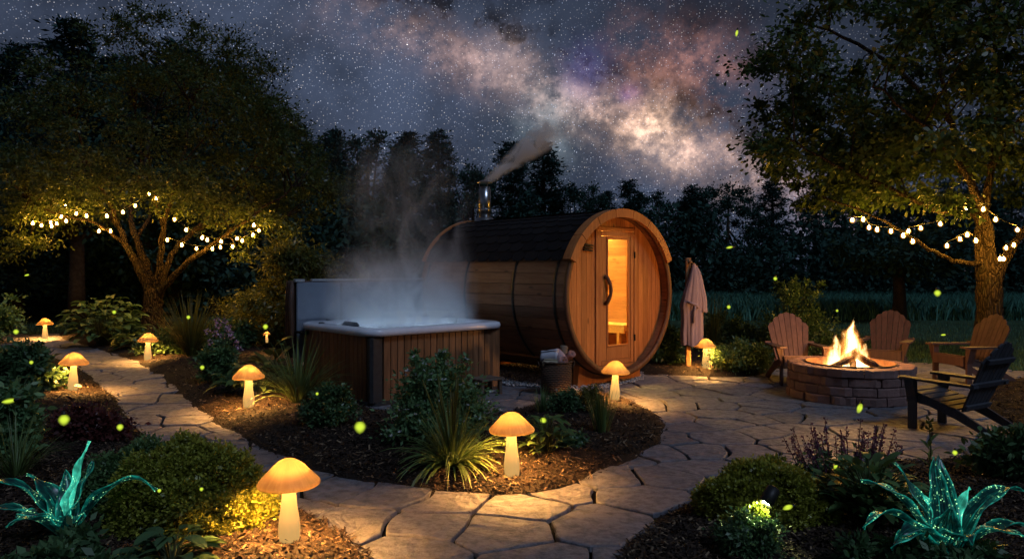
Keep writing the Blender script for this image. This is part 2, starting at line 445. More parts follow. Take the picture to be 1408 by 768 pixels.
BEDS = {
 'middle': smooth_poly(poly([(60, 459), (165, 487), (225, 514), (255, 547), (310, 589), (400, 634), (470, 654), (560, 668), (640, 677), (700, 679), (770, 669), (850, 640), (900, 613), (916, 592), (905, 571), (880, 556), (845, 543), (795, 537), (750, 552), (690, 572), (600, 566), (520, 565), (490, 552), (425, 516), (404, 480), (395, 455), (330, 446), (150, 442)])),
 'front': smooth_poly(poly([(-700, 500), (-40, 482), (70, 487), (118, 512), (155, 543), (168, 566), (185, 590), (230, 622), (320, 668), (420, 704), (480, 744), (510, 775), (520, 860), (300, 950), (-700, 950)])),
 'right': smooth_poly(poly([(835, 860), (850, 775), (876, 742), (930, 703), (985, 672), (1060, 648), (1150, 638), (1250, 635), (1325, 631), (1400, 606), (1480, 585), (1800, 570), (1900, 900), (1300, 980), (900, 980)])),
 'back': smooth_poly(poly([(868, 514), (920, 515), (1000, 519), (1045, 516), (1066, 506), (1110, 496), (1180, 484), (1150, 470), (1000, 470), (890, 474), (850, 490), (840, 505)])),
 'side': smooth_poly(poly([(1345, 556), (1352, 538), (1390, 520), (1470, 510), (1650, 520), (1650, 590), (1480, 590), (1400, 590)])),
}
def bed_z(Pt):
    Pt = np.atleast_2d(np.asarray(Pt, float)); z = np.full(len(Pt), -.2)
    for pg in BEDS.values():
        s = sdf(Pt, pg)
        z = np.maximum(z, np.where(s > 0, .004 + .085 * (1 - np.exp(-s / .28)), .004 + .5 * s))
    return z
def hz(px, py):
    """a point on the ground or on the mulch under that picture row"""
    z = 0.
    for _ in range(3):
        x, y = G(px, py, z); z = max(0., float(bed_z([(x, y)])[0]))
    return Vector((x, y, z))

def ground_mat():
    t = NT('night_lawn'); v = t.pos(); a = t.noise(v, .35, 5); b = t.noise(v, 9, 6, .7)
    c = t.mix(t.mr(a, .35, .65), (.035, .07, .036), (.05, .095, .05)); c = t.mix(t.mr(b, .4, .7, 0, .6), c, (.03, .026, .015))
    return t.done(t.pbr(c, .95, t.bump(b, .6, .03), spec=.1))
g = MB(); g.add([(-250, -30, -.045), (250, -30, -.045), (250, 400, -.045), (-250, 400, -.045)], [(0, 1, 2, 3)])
tag(g.build('ground', ground_mat()), kind='structure')
def soil_mat():
    t = NT('joint_soil'); v = t.pos(); a = t.noise(v, 3, 6); b = t.noise(v, 60, 4, .7)
    c = t.mix(t.mr(a, .45, .65), (.012, .010, .008), (.022, .026, .010)); 
    return t.done(t.pbr(c, .95, t.bump(b, .8, .01), spec=.1))
PATIO = poly([(-10, 460), (80, 458), (190, 488), (260, 540), (330, 585), (420, 630), (560, 655), (700, 668), (800, 650), (885, 600), (870, 565), (760, 565), (600, 580), (480, 562), (420, 520), (400, 474), (440, 466), (600, 468), (700, 490), (760, 507), (890, 505), (1062, 508), (1108, 500), (1262, 499), (1400, 507), (1500, 525), (1500, 640), (1150, 660), (960, 700), (880, 800), (880, 900), (480, 900), (420, 730), (250, 650), (165, 590), (120, 535), (40, 490)])
sp = MB(); ps = smooth_poly(PATIO, 1); sp.add([(x, y, -.034) for x, y in ps], [tuple(range(len(ps)))])
tag(sp.build('soil', soil_mat()), kind='structure')
def stone_mat():
    t = NT('flagstone'); v = t.pos(); isl = t.island()
    cb = t.n('ShaderNodeCombineXYZ', {0: t.math('MULTIPLY', isl, 53.), 1: t.math('MULTIPLY', isl, 17.), 2: t.math('MULTIPLY', isl, 29.)})
    vv = t.n('ShaderNodeVectorMath', {0: v, 1: cb.outputs[0]}, operation='ADD').outputs[0]
    a = t.noise(vv, 1.6, 8, .6, .6); b = t.noise(vv, 14, 8, .7); f = t.noise(vv, 90, 4, .7)
    cleft = t.noise(vv, 2.4, 3, .5, 1.2)
    step = t.math('FRACT', t.math('MULTIPLY', cleft, 7.))
    c = t.ramp(isl, [(0, (.135, .138, .165)), (.3, (.20, .192, .215)), (.6, (.165, .168, .20)), (.85, (.235, .212, .22)), (1, (.12, .122, .145))])
    c = t.mix(t.mr(a, .35, .7, 0, .5), c, (.22, .19, .19)); c = t.mix(t.mr(b, .42, .66, 0, .75), c, (.075, .072, .082))
    c = t.mix(t.mr(f, .5, .8, 0, .25), c, (.40, .36, .32))
    c = t.mix(t.mr(step, .0, .06, .6, 0.), c, (.09, .08, .075))
    h = t.math('ADD', t.math('MULTIPLY', step, .35), t.math('ADD', t.math('MULTIPLY', b, .5), t.math('MULTIPLY', f, .12)))
    h = t.math('ADD', h, t.math('MULTIPLY', a, 1.1))
    return t.done(t.pbr(c, t.mr(b, .3, .7, .5, .75), t.bump(h, 1., .034), spec=.45))
def flagstones():
    mb = MB()
    pg = PATIO; lo = pg.min(0) - .5; hi = pg.max(0) + .5; lo[1] = max(lo[1], 2.6); hi[0] = min(hi[0], 11)
    seeds = []; grid = {}
    def ok(p, r):
        ci, cj = int(p[0] // 1), int(p[1] // 1)
        for i in range(ci - 1, ci + 2):
            for j in range(cj - 1, cj + 2):
                for (q, r2) in grid.get((i, j), ()):
                    if (q[0] - p[0]) ** 2 + (q[1] - p[1]) ** 2 < ((r + r2) / 2) ** 2: return False
        return True
    cand = np.column_stack([rng.uniform(lo[0], hi[0], 40000), rng.uniform(lo[1], hi[1], 40000)])
    sd = sdf(cand, pg)
    cand = cand[sd > -.5]
    for p in cand:
        r = rng.choice([.28, .44, .58, .76], p=[.2, .3, .3, .2])
        if ok(p, r): seeds.append(p); grid.setdefault((int(p[0] // 1), int(p[1] // 1)), []).append((p, r))
    S = np.array(seeds); SD = sdf(S, pg); BZ = np.max([sdf(S, b) for b in BEDS.values()], 0)
    for i, p in enumerate(S):
        if SD[i] < -.12 or BZ[i] > .75: continue
        cell = [np.array(q) for q in ((p[0] - 1, p[1] - 1), (p[0] + 1, p[1] - 1), (p[0] + 1, p[1] + 1), (p[0] - 1, p[1] + 1))]
        dd = np.linalg.norm(S - p, axis=1)
        for j in np.argsort(dd)[1:22]:
            nv = (S[j] - p) / dd[j]; gap = .0075 + .005 * (((i * 7919 + j * 7919) % 97) / 97)
            off = p @ nv + dd[j] / 2 - gap; out = []
            for k in range(len(cell)):
                a, b = cell[k], cell[(k + 1) % len(cell)]; da, db = a @ nv - off, b @ nv - off
                if da <= 0: out.append(a)
                if (da < 0 < db) or (db < 0 < da): out.append(a + (b - a) * (da / (da - db)))
            cell = out
            if len(cell) < 3: break
        if len(cell) < 3: continue
        pts = []
        for k in range(len(cell)):
            a, b = cell[k], cell[(k + 1) % len(cell)]; L = np.linalg.norm(b - a); m = max(1, int(L / .045))
            for q in range(m): pts.append(a + (b - a) * q / m)
        pts = np.array(pts)
        if len(pts) < 6: continue
        for _ in range(1): pts = pts * .8 + (np.roll(pts, 1, 0) + np.roll(pts, -1, 0)) * .1
        c = pts.mean(0); out = []
        for q in pts:
            nz_ = mnoise.noise(Vector((q[0] * 6, q[1] * 6, i * 3.1))) * .007 + mnoise.noise(Vector((q[0] * 17, q[1] * 17, i * 1.7))) * .007
            dv = q - c; l = np.linalg.norm(dv); w2 = np.array([mnoise.noise(Vector((q[0] * 1.7, q[1] * 1.7, 3.))), mnoise.noise(Vector((q[0] * 1.7, q[1] * 1.7, 9.)))]) * .13 + np.array([mnoise.noise(Vector((q[0] * 5, q[1] * 5, 13.))), mnoise.noise(Vector((q[0] * 5, q[1] * 5, 19.)))]) * .018
            out.append(c + dv * (1 + (nz_ - .003) / max(l, .1)) + w2)
        pts = np.array(out); n = len(pts); c = pts.mean(0)
        zt = rng.uniform(-.006, .004); tx, ty = rng.normal(0, .006, 2)
        def zz(q): return zt + (q[0] - c[0]) * tx + (q[1] - c[1]) * ty
        v = [(q[0], q[1], -.05) for q in pts] + [(q[0], q[1], zz(q) - .007) for q in pts]
        dv = pts - c; l = np.linalg.norm(dv, axis=1, keepdims=True); ip = c + dv * (1 - .008 / np.maximum(l, .05))
        v += [(q[0], q[1], zz(q)) for q in ip]
        f = [(a * n + k, a * n + (k + 1) % n, (a + 1) * n + (k + 1) % n, (a + 1) * n + k) for a in (0, 1) for k in range(n)]
        f.append(tuple(2 * n + k for k in range(n)))
        mb.add(v, f)
    tag(mb.build('flagstone_path', stone_mat()), kind='structure')
flagstones()
def mulch_mat(chip=False):
    t = NT('bark_chips' if chip else 'bark_mulch'); v = t.pos()
    if chip:
        isl = t.island(); c = t.ramp(isl, [(0, (.014, .009, .007)), (.5, (.030, .018, .012)), (.85, (.065, .038, .022)), (1, (.26, .18, .11))])
        return t.done(t.pbr(c, .8, spec=.25))
    a = t.noise(v, 45, 6, .75); b = t.noise(v, 5, 5)
    vo = t.n('ShaderNodeTexVoronoi', {'Vector': v, 'Scale': 55.})
    c = t.mix(t.mr(a, .35, .7), (.013, .0085, .0065), (.042, .025, .016)); c = t.mix(t.mr(b, .4, .7, 0, .6), c, (.016, .012, .009))
    h = t.math('ADD', a, vo.outputs['Distance'])
    return t.done(t.pbr(c, .9, t.bump(h, .9, .02), spec=.2))
def beds():
    m1 = mulch_mat(); m2 = mulch_mat(True)
    for nm, pg in BEDS.items():
        lo = pg.min(0) - .2; hi = pg.max(0) + .2; lo = np.maximum(lo, (-14, 2.2)); hi = np.minimum(hi, (12, 30))
        st = .07; xs = np.arange(lo[0], hi[0], st); ys = np.arange(lo[1], hi[1], st)
        X, Y = np.meshgrid(xs, ys); Pt = np.column_stack([X.ravel(), Y.ravel()]); s = sdf(Pt, pg)
        z = np.where(s > 0, .004 + .085 * (1 - np.exp(-s / .28)), .004 + .5 * s)
        nzv = np.array([mnoise.noise(Vector((p[0] * 2.2, p[1] * 2.2, 0))) * .018 + mnoise.noise(Vector((p[0] * 9, p[1] * 9, 5))) * .010 for p in Pt])
        z = z + nzv; keep = s > -.13
        ni, nj = X.shape; idx = np.arange(ni * nj).reshape(ni, nj)
        F = np.stack([idx[:-1, :-1], idx[:-1, 1:], idx[1:, 1:], idx[1:, :-1]], -1).reshape(-1, 4)
        F = F[keep[F].all(1)]; used = np.unique(F); mp = np.zeros(len(Pt), int); mp[used] = np.arange(len(used))
        tag(np_mesh('mulch_bed', np.column_stack([Pt, z])[used], mp[F], m1, smooth=True), kind='structure')
    # loose chips
    out = []
    n = 420000; Yc = 1 / rng.uniform(1 / 14., 1 / 3.2, n); Xc = rng.uniform(-.78, .78, n) * Yc
    Pt = np.column_stack([Xc, Yc]); s = np.max([sdf(Pt, b) for b in BEDS.values()], 0)
    k = (s > -.05) & (rng.uniform(size=n) < np.clip(s * 6 + .45, 0, 1)); Pt = Pt[k][:150000]
    z = bed_z(Pt); n = len(Pt)
    z = np.maximum(z, 0) + np.array([mnoise.noise(Vector((p[0] * 2.2, p[1] * 2.2, 0))) * .018 + mnoise.noise(Vector((p[0] * 9, p[1] * 9, 5))) * .010 for p in Pt]) + rng.uniform(.002, .014, n)
    a = rng.uniform(0, 2 * PI, n); el = rng.normal(0, .35, n); D = np.column_stack([np.cos(a) * np.cos(el), np.sin(a) * np.cos(el), np.sin(el)])
    Nn = np.column_stack([rng.normal(0, .35, n), rng.normal(0, .35, n), np.ones(n)]); S = nrm(np.cross(D, Nn))
    L = rng.gamma(2.6, .0055, n).clip(.005, .05)[:, None]; w = (rng.uniform(.2, .5, n)[:, None] * L).clip(.0018, .007)
    C = np.column_stack([Pt, z])
    V = np.stack([C - D * L - S * w, C + D * L - S * w * .7, C + D * L * .9 + S * w, C - D * L * .8 + S * w * .8], 1).reshape(-1, 3)
    o = np_mesh('wood_chips', V, np.arange(n * 4).reshape(n, 4), m2)
    tag(o, 'loose brown bark chips strewn over the planting beds', 'mulch', kind='stuff')
beds()
def gravel():
    pg = poly([(672, 512), (695, 531), (742, 533), (790, 548), (812, 540), (885, 523), (885, 508), (860, 500), (690, 496)])
    lo, hi = pg.min(0), pg.max(0); Pt = np.column_stack([rng.uniform(lo[0], hi[0], 9000), rng.uniform(lo[1], hi[1], 9000)]); Pt = Pt[sdf(Pt, pg) > 0][:5000]; n = len(Pt)
    r = rng.uniform(.012, .026, n)[:, None]
    base = np.array([(1, 0, 0), (.3, .9, .1), (-.8, .5, 0), (-.8, -.6, .05), (.4, -.9, 0), (.1, .1, .75), (0, 0, -.6)])
    V = np.column_stack([Pt, np.full(n, .018)])[:, None, :] + base[None] * r[:, None] * rng.uniform(.6, 1.2, (n, 7, 3))
    fb = np.array([(0, 1, 5), (1, 2, 5), (2, 3, 5), (3, 4, 5), (4, 0, 5), (1, 0, 6), (2, 1, 6), (3, 2, 6), (4, 3, 6), (0, 4, 6)])
    F = (np.arange(n) * 7)[:, None, None] + fb[None]
    t = NT('pale_pebbles'); c = t.ramp(t.island(), [(0, (.14, .13, .13)), (.5, (.33, .32, .33)), (1, (.55, .54, .55))])
    tag(np_mesh('gravel', V.reshape(-1, 3), F.reshape(-1, 3), t.done(t.pbr(c, .7))), 'pale grey pebbles beside the sauna and hot tub', 'gravel', kind='stuff')
gravel()
def blades_field(name, label, n, xr, yr, h, m, wid, excl=None, bias=0):
    Y = rng.uniform(yr[0], yr[1], n) if not bias else 1 / rng.uniform(1 / yr[1], 1 / yr[0], n); X = rng.uniform(xr[0], xr[1], n)
    Pt = np.column_stack([X, Y])
    if excl:
        for e in excl: Pt = Pt[sdf(Pt, e) < -.02]
    n = len(Pt); H = (h * rng.uniform(.5, 1.3, n))[:, None]; a = rng.uniform(0, 2 * PI, n)
    ln = np.column_stack([np.cos(a), np.sin(a), np.zeros(n)]) * H * rng.uniform(.1, .6, n)[:, None]; S = np.column_stack([-np.sin(a), np.cos(a), np.zeros(n)]) * wid * .5
    B = np.column_stack([Pt, np.full(n, -.045)]); up = np.array([0, 0, 1.])
    V = np.stack([B - S, B + S, B + S * .7 + up * H * .6 + ln * .35, B + up * H + ln, B - S * .7 + up * H * .6 + ln * .35], 1).reshape(-1, 3)
    tag(np_mesh(name, V, np.arange(n * 5).reshape(n, 5), m), label, 'grass', kind='stuff')
EX = [PATIO] + list(BEDS.values())
blades_field('lawn_grass', 'short dark lawn grass behind the patio chairs', 60000, (-16, 17), (10.2, 22), .075, M['lawngrass'], .012, EX, 1)
blades_field('meadow_grass', 'tall teal green meadow grass before the dark woods', 60000, (-4, 30), (23, 36), .55, M['meadow'], .035)

# ------------------------------------------------------------------ trees
def grow_limb(mb, pts, r0, r1, n=8, wig=.04):
    pts = [Vector(p) for p in pts]; q = []
    for i in range(len(pts) - 1):
        p0 = pts[max(i - 1, 0)]; p1 = pts[i]; p2 = pts[i + 1]; p3 = pts[min(i + 2, len(pts) - 1)]
        for k in range(4):
            t = k / 4
            v = .5 * ((2 * p1) + (p2 - p0) * t + (2 * p0 - 5 * p1 + 4 * p2 - p3) * t * t + (3 * p1 - p0 - 3 * p2 + p3) * t ** 3)
            q.append(v + Vector(rng.normal(0, wig * (i + t > .3), 3)) * .5)
    q.append(pts[-1]); m = len(q)
    rad = [(r0 + (r1 - r0) * (i / (m - 1)) ** .8) * rng.uniform(.92, 1.08) for i in range(m)]
    mb.tube(q, rad, n); return q
def crown_mesh(centres, radii, per, size, aspect, m, name, parent, out_from, hexa=False, droop=-.1, spread=.5):
    P = []; D = []
    mr2 = float(np.mean(np.square(radii)))
    for c, r in zip(centres, radii):
        k = int(per * (.25 + .75 * r * r / mr2) * rng.uniform(.6, 1.4)) + 1; o = sph(k) * (np.abs(rng.normal(0, .62, k)) ** .8)[:, None] * np.array([r, r, r * .68])
        P.append(o + c); D.append(o / r * .8 + (np.asarray(c) - out_from) * .25 / max(1, np.linalg.norm(np.asarray(c) - out_from)) + rng.normal(0, spread, (k, 3)) + np.array([0, 0, droop]))
    P = np.concatenate(P); D = np.concatenate(D)
    V, F = leaf_arrays(P, D, np.full(len(P), size), aspect, hexa=hexa, flat=.35)
    return np_mesh(name, V, F, m, parent)
def left_tree():
    Y0 = 16.0; b = Vector(((210 - CX) / FPX * Y0, Y0, 0))
    t = thing('orchard_tree', 'spreading multi limbed tree hung with string lights left of the hot tub', 'tree', b)
    mb = MB(); q = lambda px, py, dy=0.: P3(px, py, Y0 + dy) - b
    grow_limb(mb, [(0, 0, -.1), q(210, 440), q(211, 415), q(213, 395)], .24, .19, 12, .012)
    L = []
    for pts, r in (
        ([(211, 408, 0), (192, 370, 0), (172, 335, .1), (163, 312, .2), (132, 277, .4), (85, 240, .6)], .12),
        ([(212, 406, 0), (200, 360, .3), (184, 318, .6), (180, 285, .9), (195, 225, 1.2), (185, 150, 1.3)], .11),
        ([(215, 404, 0), (220, 355, -.2), (225, 312, -.3), (236, 270, -.3), (255, 205, -.1), (260, 140, .2)], .10),
        ([(216, 406, 0), (236, 350, .3), (262, 322, .5), (292, 290, .8), (335, 240, 1.1), (370, 190, 1.3)], .085),
        ([(216, 412, 0), (240, 378, -.3), (280, 345, -.6), (318, 318, -.8), (365, 285, -.9), (410, 255, -.9)], .085),
        ([(175, 338, .1), (150, 318, -.1), (120, 303, -.3), (80, 295, -.6), (30, 270, -.8)], .045),
        ([(163, 312, .2), (150, 275, .0), (120, 225, -.3), (100, 160, -.3)], .06),
        ([(225, 312, -.3), (210, 270, -.8), (205, 215, -1.2), (215, 150, -1.4)], .05),
        ([(262, 322, .5), (285, 310, .2), (330, 305, -.1), (390, 300, -.4)], .04),
        ([(186, 330, .6), (205, 300, .9), (215, 270, 1.3), (290, 180, 1.6)], .05)):
        L += grow_limb(mb, [q(*p) for p in pts], r, .015, 8, .03)
    # twigs and leaf clumps; some hang low round the lights
    cs = []; rs = []
    tries = 0
    for (px, py, k) in ((30, 290, 7), (62, 282, 7), (95, 268, 6), (60, 330, 4), (130, 262, 5), (165, 268, 4), (250, 285, 5), (285, 300, 5), (330, 296, 7), (365, 300, 7), (385, 325, 5), (345, 345, 3), (20, 340, 4), (225, 265, 3)):
        for _ in range(k): cs.append(np.array(q(px, py, rng.uniform(-1.3, 1.2))) + rng.normal(0, .16, 3)); rs.append(rng.uniform(.2, .4))
    while len(cs) < 400 and tries < 20000:
        tries += 1
        v = sph(1)[0] * rng.uniform(.35, 1) ** .5
        c = np.array([.15 + v[0] * 3.9, .2 + v[1] * 2.7, 3.9 + v[2] * (2.2 if v[2] > 0 else 2.3)])
        rx = abs(c[0]) / 3.9
        lowest = 2.75 - 2.1 * max(0, rx - .45) + (.3 if abs(c[0]) < 1. else 0)
        if c[2] > 3.2: c[2] += .9 * max(0, 1 - (c[0] / 3.2) ** 2) * (c[2] - 3.2) / 2.5
        if c[2] < lowest or mnoise.noise(Vector(c * .75)) < -.12: continue
        cs.append(c); rs.append(rng.uniform(.22, .6))
    LA = np.array([tuple(p) for p in L])
    for c in cs[::2]:
        d = np.linalg.norm(LA - c, axis=1); j = int(np.argmin(d + rng.uniform(0, .4, len(d))))
        a = Vector(LA[j]); e = Vector(c); mid = (a + e) / 2 + Vector((0, 0, .12))
        mb.tube([a, mid, e], [.014, .010, .004], 4, False)
    mb.build('trunk', M['bark'], t, True)
    crown_mesh(cs, rs, 190, .085, .45, M['apple'], 'crown', t, np.array([0, 0, 3.2]))
    return t, b
lt, ltb = left_tree()
def right_tree():
    Y0 = 12.6; b = Vector(((1359 - CX) / FPX * Y0, Y0, 0))
    t = thing('maple_tree', 'tall leafy tree with string lights behind the patio chairs', 'tree', b)
    mb = MB(); q = lambda px, py, dy=0.: P3(px, py, Y0 + dy) - b
    grow_limb(mb, [(0, 0, -.1), q(1360, 450), q(1360, 400), q(1361, 365)], .23, .20, 12, .01)
    L = []
    for pts, r in (
        ([(1356, 385, 0), (1350, 340, 0), (1347, 300, .1), (1335, 250, .2), (1310, 170, .3), (1290, 80, .3), (1280, 0, .3)], .13),
        ([(1362, 385, 0), (1360, 330, -.1), (1354, 290, -.3), (1362, 230, -.5), (1372, 130, -.7), (1365, 20, -.9)], .12),
        ([(1368, 385, 0), (1385, 350, .1), (1408, 318, .2), (1445, 270, .4), (1490, 200, .5)], .12),
        ([(1352, 362, 0), (1335, 362, -.1), (1310, 357, -.2), (1278, 342, -.4), (1240, 318, -.6), (1195, 295, -.8), (1130, 270, -1.)], .055),
        ([(1347, 300, .1), (1336, 296, 0), (1290, 290, -.4), (1230, 262, -.7), (1150, 225, -.9), (1080, 190, -1.)], .06),
        ([(1330, 240, .2), (1270, 200, .8), (1190, 150, 1.2), (1110, 120, 1.4)], .06),
        ([(1362, 230, -.5), (1400, 170, -1.2), (1440, 100, -1.6)], .06),
        ([(1310, 170, .3), (1240, 100, .2), (1160, 50, .1), (1090, 30, .1)], .06),
        ([(1354, 290, -.3), (1320, 230, -1.2), (1270, 170, -1.9), (1200, 120, -2.2)], .06)):
        L += grow_limb(mb, [q(*p) for p in pts], r, .015, 8, .03)
    cs = []; rs = []; tries = 0
    while len(cs) < 360 and tries < 30000:
        tries += 1
        v = sph(1)[0] * rng.uniform(.2, 1) ** .5
        c = np.array([-.25 + v[0] * 4.1, v[1] * 3.3, 4.35 + v[2] * (3.2 if v[2] > 0 else 2.3)])
        rx = abs(c[0]) / 4.2
        lowest = 2.75 - .45 * (c[0] < -1.2) - .55 * (c[0] < -3) * 0 + (.5 if -.8 < c[0] < .9 else 0) + 1.2 * max(0, rx - .7)
        if c[2] < lowest: continue
        pxx = CX + FPX * (b.x + c[0]) / (Y0 + c[1]); pyy = HY - FPX * (c[2] - CAMZ) / (Y0 + c[1])
        # the crown's ragged left outline, as a limit in the tree's own height
        lim = np.interp(c[2], [2., 2.6, 3.0, 3.5, 4.2, 4.8, 5.6, 6.5, 8.], [-2.6, -3.2, -4.0, -3.95, -3.3, -3.9, -3.5, -2.8, -1.])
        if c[0] < lim: continue
        if mnoise.noise(Vector(c * .8) + Vector((5, 5, 5))) < -.14: continue
        cs.append(c); rs.append(rng.uniform(.22, .5))
    LA = np.array([tuple(p) for p in L])
    for c in cs[::2]:
        d = np.linalg.norm(LA - c, axis=1); j = int(np.argmin(d + rng.uniform(0, .4, len(d))))
        a = Vector(LA[j]); e = Vector(c); mid = (a + e) / 2 + Vector((0, 0, .1))
        mb.tube([a, mid, e], [.016, .011, .004], 4, False)
    mb.build('trunk', M['bark'], t, True)
    crown_mesh(cs, rs, 165, .105, .6, M['maple'], 'crown', t, np.array([0, 0, 3.4]), True, -.25)
    return t, b
rt, rtb = right_tree()

def proto_tree(kind, seed):
    global rng
    t = empty('woodland_tree' if kind == 'd' else 'conifer_tree'); mb = MB(); cs = []; rs = []
    H = 10.
    if kind == 'd':
        mb.tube([(0, 0, -.2), (.1, 0, 2), (.05, .1, 5), (0, 0, 8)], [.28, .22, .14, .04], 7)
        for k in range(95):
            v = sph(1)[0] * rng.uniform(.3, 1) ** .45
            cs.append(np.array([v[0] * 3.1, v[1] * 3.1, 5.4 + v[2] * 4.1])); rs.append(rng.uniform(.5, 1.0))
        for k in range(14):
            c = Vector(cs[k]); mb.tube([(0, 0, 2 + .3 * k), c * .5 + Vector((0, 0, 2.)), c], [.1, .06, .02], 5, False)
        per = 190; size = .21; asp = .6
    else:
        mb.tube([(0, 0, -.2), (0, 0, 5), (0, 0, 9.8)], [.22, .13, .02], 7)
        for k in range(105):
            z = 1.0 + 8.8 * (k / 105) ** .85; r = (1 - z / 10.1) ** .8 * 2.3 + .08; a = rng.uniform(0, 2 * PI); q = r * rng.uniform(.25, 1.05)
            cs.append(np.array([q * math.cos(a), q * math.sin(a), z - q * .15])); rs.append(.22 + r * .22)
        per = 130; size = .19; asp = .4
    mb.build('trunk', M['barkdark'], t, True)
    crown_mesh(cs, rs, per, size, asp, M['far' if kind == 'd' else 'conifer'], 'crown', t, np.array([0, 0, 4.5]), False, 0.)
    return t
PROT = {'d': [proto_tree('d', i) for i in range(3)], 'c': [proto_tree('c', i) for i in range(2)]}
FAR = [
 (22, 42, 23, 'c', 1.3, 'dark spire tree at the far left edge of the woods'), (62, 95, 27, 'd', 1.2, 'broad dark tree filling the gap between two left spires'),
 (100, 12, 25, 'c', 1.5, 'tallest dark spire rising behind the left string light tree'), (160, 66, 28, 'c', 1.4, 'narrow dark spire right of the tallest left spire'),
 (205, 52, 24, 'd', 1., 'round topped dark tree straight above the string light tree trunk'), (243, 44, 26, 'c', 1.6, 'thick dark conifer right of the string light tree top'),
 (292, 66, 27, 'd', 1., 'tall rounded dark tree where the left grove steps down'), (328, 92, 30, 'c', 1.4, 'dark spire ending the tall left grove'),
 (368, 142, 32, 'c', 1.5, 'pointed dark tree directly right of the left grove'), (408, 162, 34, 'c', 1.5, 'pointed dark tree above the upright tub cover left end'),
 (455, 168, 33, 'c', 1.4, 'low pointed dark tree above the middle of the tub cover'), (507, 156, 32, 'd', 1., 'ragged dark tree with the highest crown above the hot tub'),
 (560, 172, 34, 'c', 1.6, 'pointed dark conifer in the rising steam behind the tub'), (603, 170, 35, 'c', 1.4, 'dark tree between the steam and the sauna chimney'),
 (650, 204, 34, 'd', .9, 'lower dark tree just left of the chimney smoke'), (702, 186, 33, 'c', 1.5, 'dark pointed tree behind the chimney smoke'),
 (747, 186, 35, 'c', 1.6, 'pointed dark tree where the chimney smoke fades'), (790, 233, 36, 'd', .9, 'lower dark tree behind the middle of the sauna roof'),
 (833, 256, 38, 'c', 1.5, 'lowest dark tree, in the notch above the sauna front'), (866, 240, 37, 'c', 1.5, 'small dark spire above the top of the sauna door'),
 (906, 247, 38, 'd', 1.1, 'dark rounded tree above the right edge of the sauna front'), (952, 248, 36, 'c', 1.6, 'dark pointed tree above the hanging robe'),
 (1002, 234, 35, 'd', 1., 'dark tree at the left tip of the big right tree crown'), (1062, 240, 36, 'c', 1.6, 'dark tree behind the left patio chair and shrub'),
 (1122, 238, 38, 'c', 1.6, 'dark conifer beyond the meadow left of the fire'), (1182, 234, 36, 'd', 1.1, 'dark tree beyond the meadow straight above the fire'),
 (1250, 238, 37, 'd', 1.1, 'dark tree beyond the meadow behind the vase shaped tree'), (1322, 230, 36, 'd', 1.1, 'dark tree beyond the meadow left of the right trunk'), (1392, 232, 35, 'd', 1.1, 'dark tree beyond the meadow right of the right trunk')]
used = set()
for i, (px, ty, Y, k, wd, lab) in enumerate(FAR):
    p = PROT[k][i % len(PROT[k])]
    if p.name in used: o = copy_tree(p)
    else: o = p; used.add(p.name)
    h = CAMZ + (HY - ty) / FPX * Y; s = h / 10.2
    o.location = ((px - CX) / FPX * Y, Y, -.05); o.scale = (s * wd, s * wd, s); o.rotation_euler = (0, 0, rng.uniform(0, 6.28))
    tag(o, lab, 'tree', 'dark trees of the woods behind the garden')
def undergrowth():
    n = 80000; X = rng.uniform(-30, 32, n); Y = rng.uniform(27, 39, n) - 3 * (X < -2); h = 3.5 + 1.1 * np.sin(X * .9 + 1) + .6 * np.sin(X * 2.3)
    Z = rng.uniform(0, 1, n) * np.maximum(h, 1.2); k = (X < -2) | (Y > 31); P = np.column_stack([X, Y, Z])[k]
    V, F = leaf_arrays(P, rng.normal(size=P.shape), np.full(len(P), .27), .6)
    tag(np_mesh('undergrowth', V, F, M['far']), 'dark mass of undergrowth along the foot of the woods', 'undergrowth', kind='stuff')
undergrowth()
def small_tree(name, label, px, Y, topy, basez, wpx, m, n, size, trunk_r, crown_from, fork=3, px2=None):
    b = Vector(((px - CX) / FPX * Y, Y, 0)); t = thing(name, label, 'tree', b); mb = MB(); H = CAMZ + (HY - topy) / FPX * Y; w = wpx / FPX * Y / 2
    mb.tube([(0, 0, -.1), (.02, 0, crown_from * .5), (0, .05, crown_from)], [trunk_r, trunk_r * .8, trunk_r * .7], 9)
    cs = []; rs = []
    for k in range(45):
        v = sph(1)[0] * rng.uniform(.3, 1) ** .5
        cs.append(np.array([v[0] * w, v[1] * w, (H + crown_from) / 2 + v[2] * (H - crown_from) / 2])); rs.append(w * .25)
    for k in range(9): c = Vector(cs[k]); mb.tube([(0, 0, crown_from * .9), c * .5 + Vector((0, 0, crown_from * .5)), c], [trunk_r * .5, trunk_r * .3, .01], 6, False)
    mb.build('trunk', M['barkdark'], t, True); crown_mesh(cs, rs, n // 45, size, .5, m, 'crown', t, np.array([0, 0, crown_from])); return t
small_tree('meadow_tree', 'small dark vase shaped tree standing alone in the meadow', 1236, 22, 318, 0, 190, M['far'], 5500, .2, .22, 1.5)
small_tree('shade_tree', 'dark trunk standing left behind the string light tree', 105, 21, 200, 0, 260, M['far'], 6000, .2, .26, 2.6)

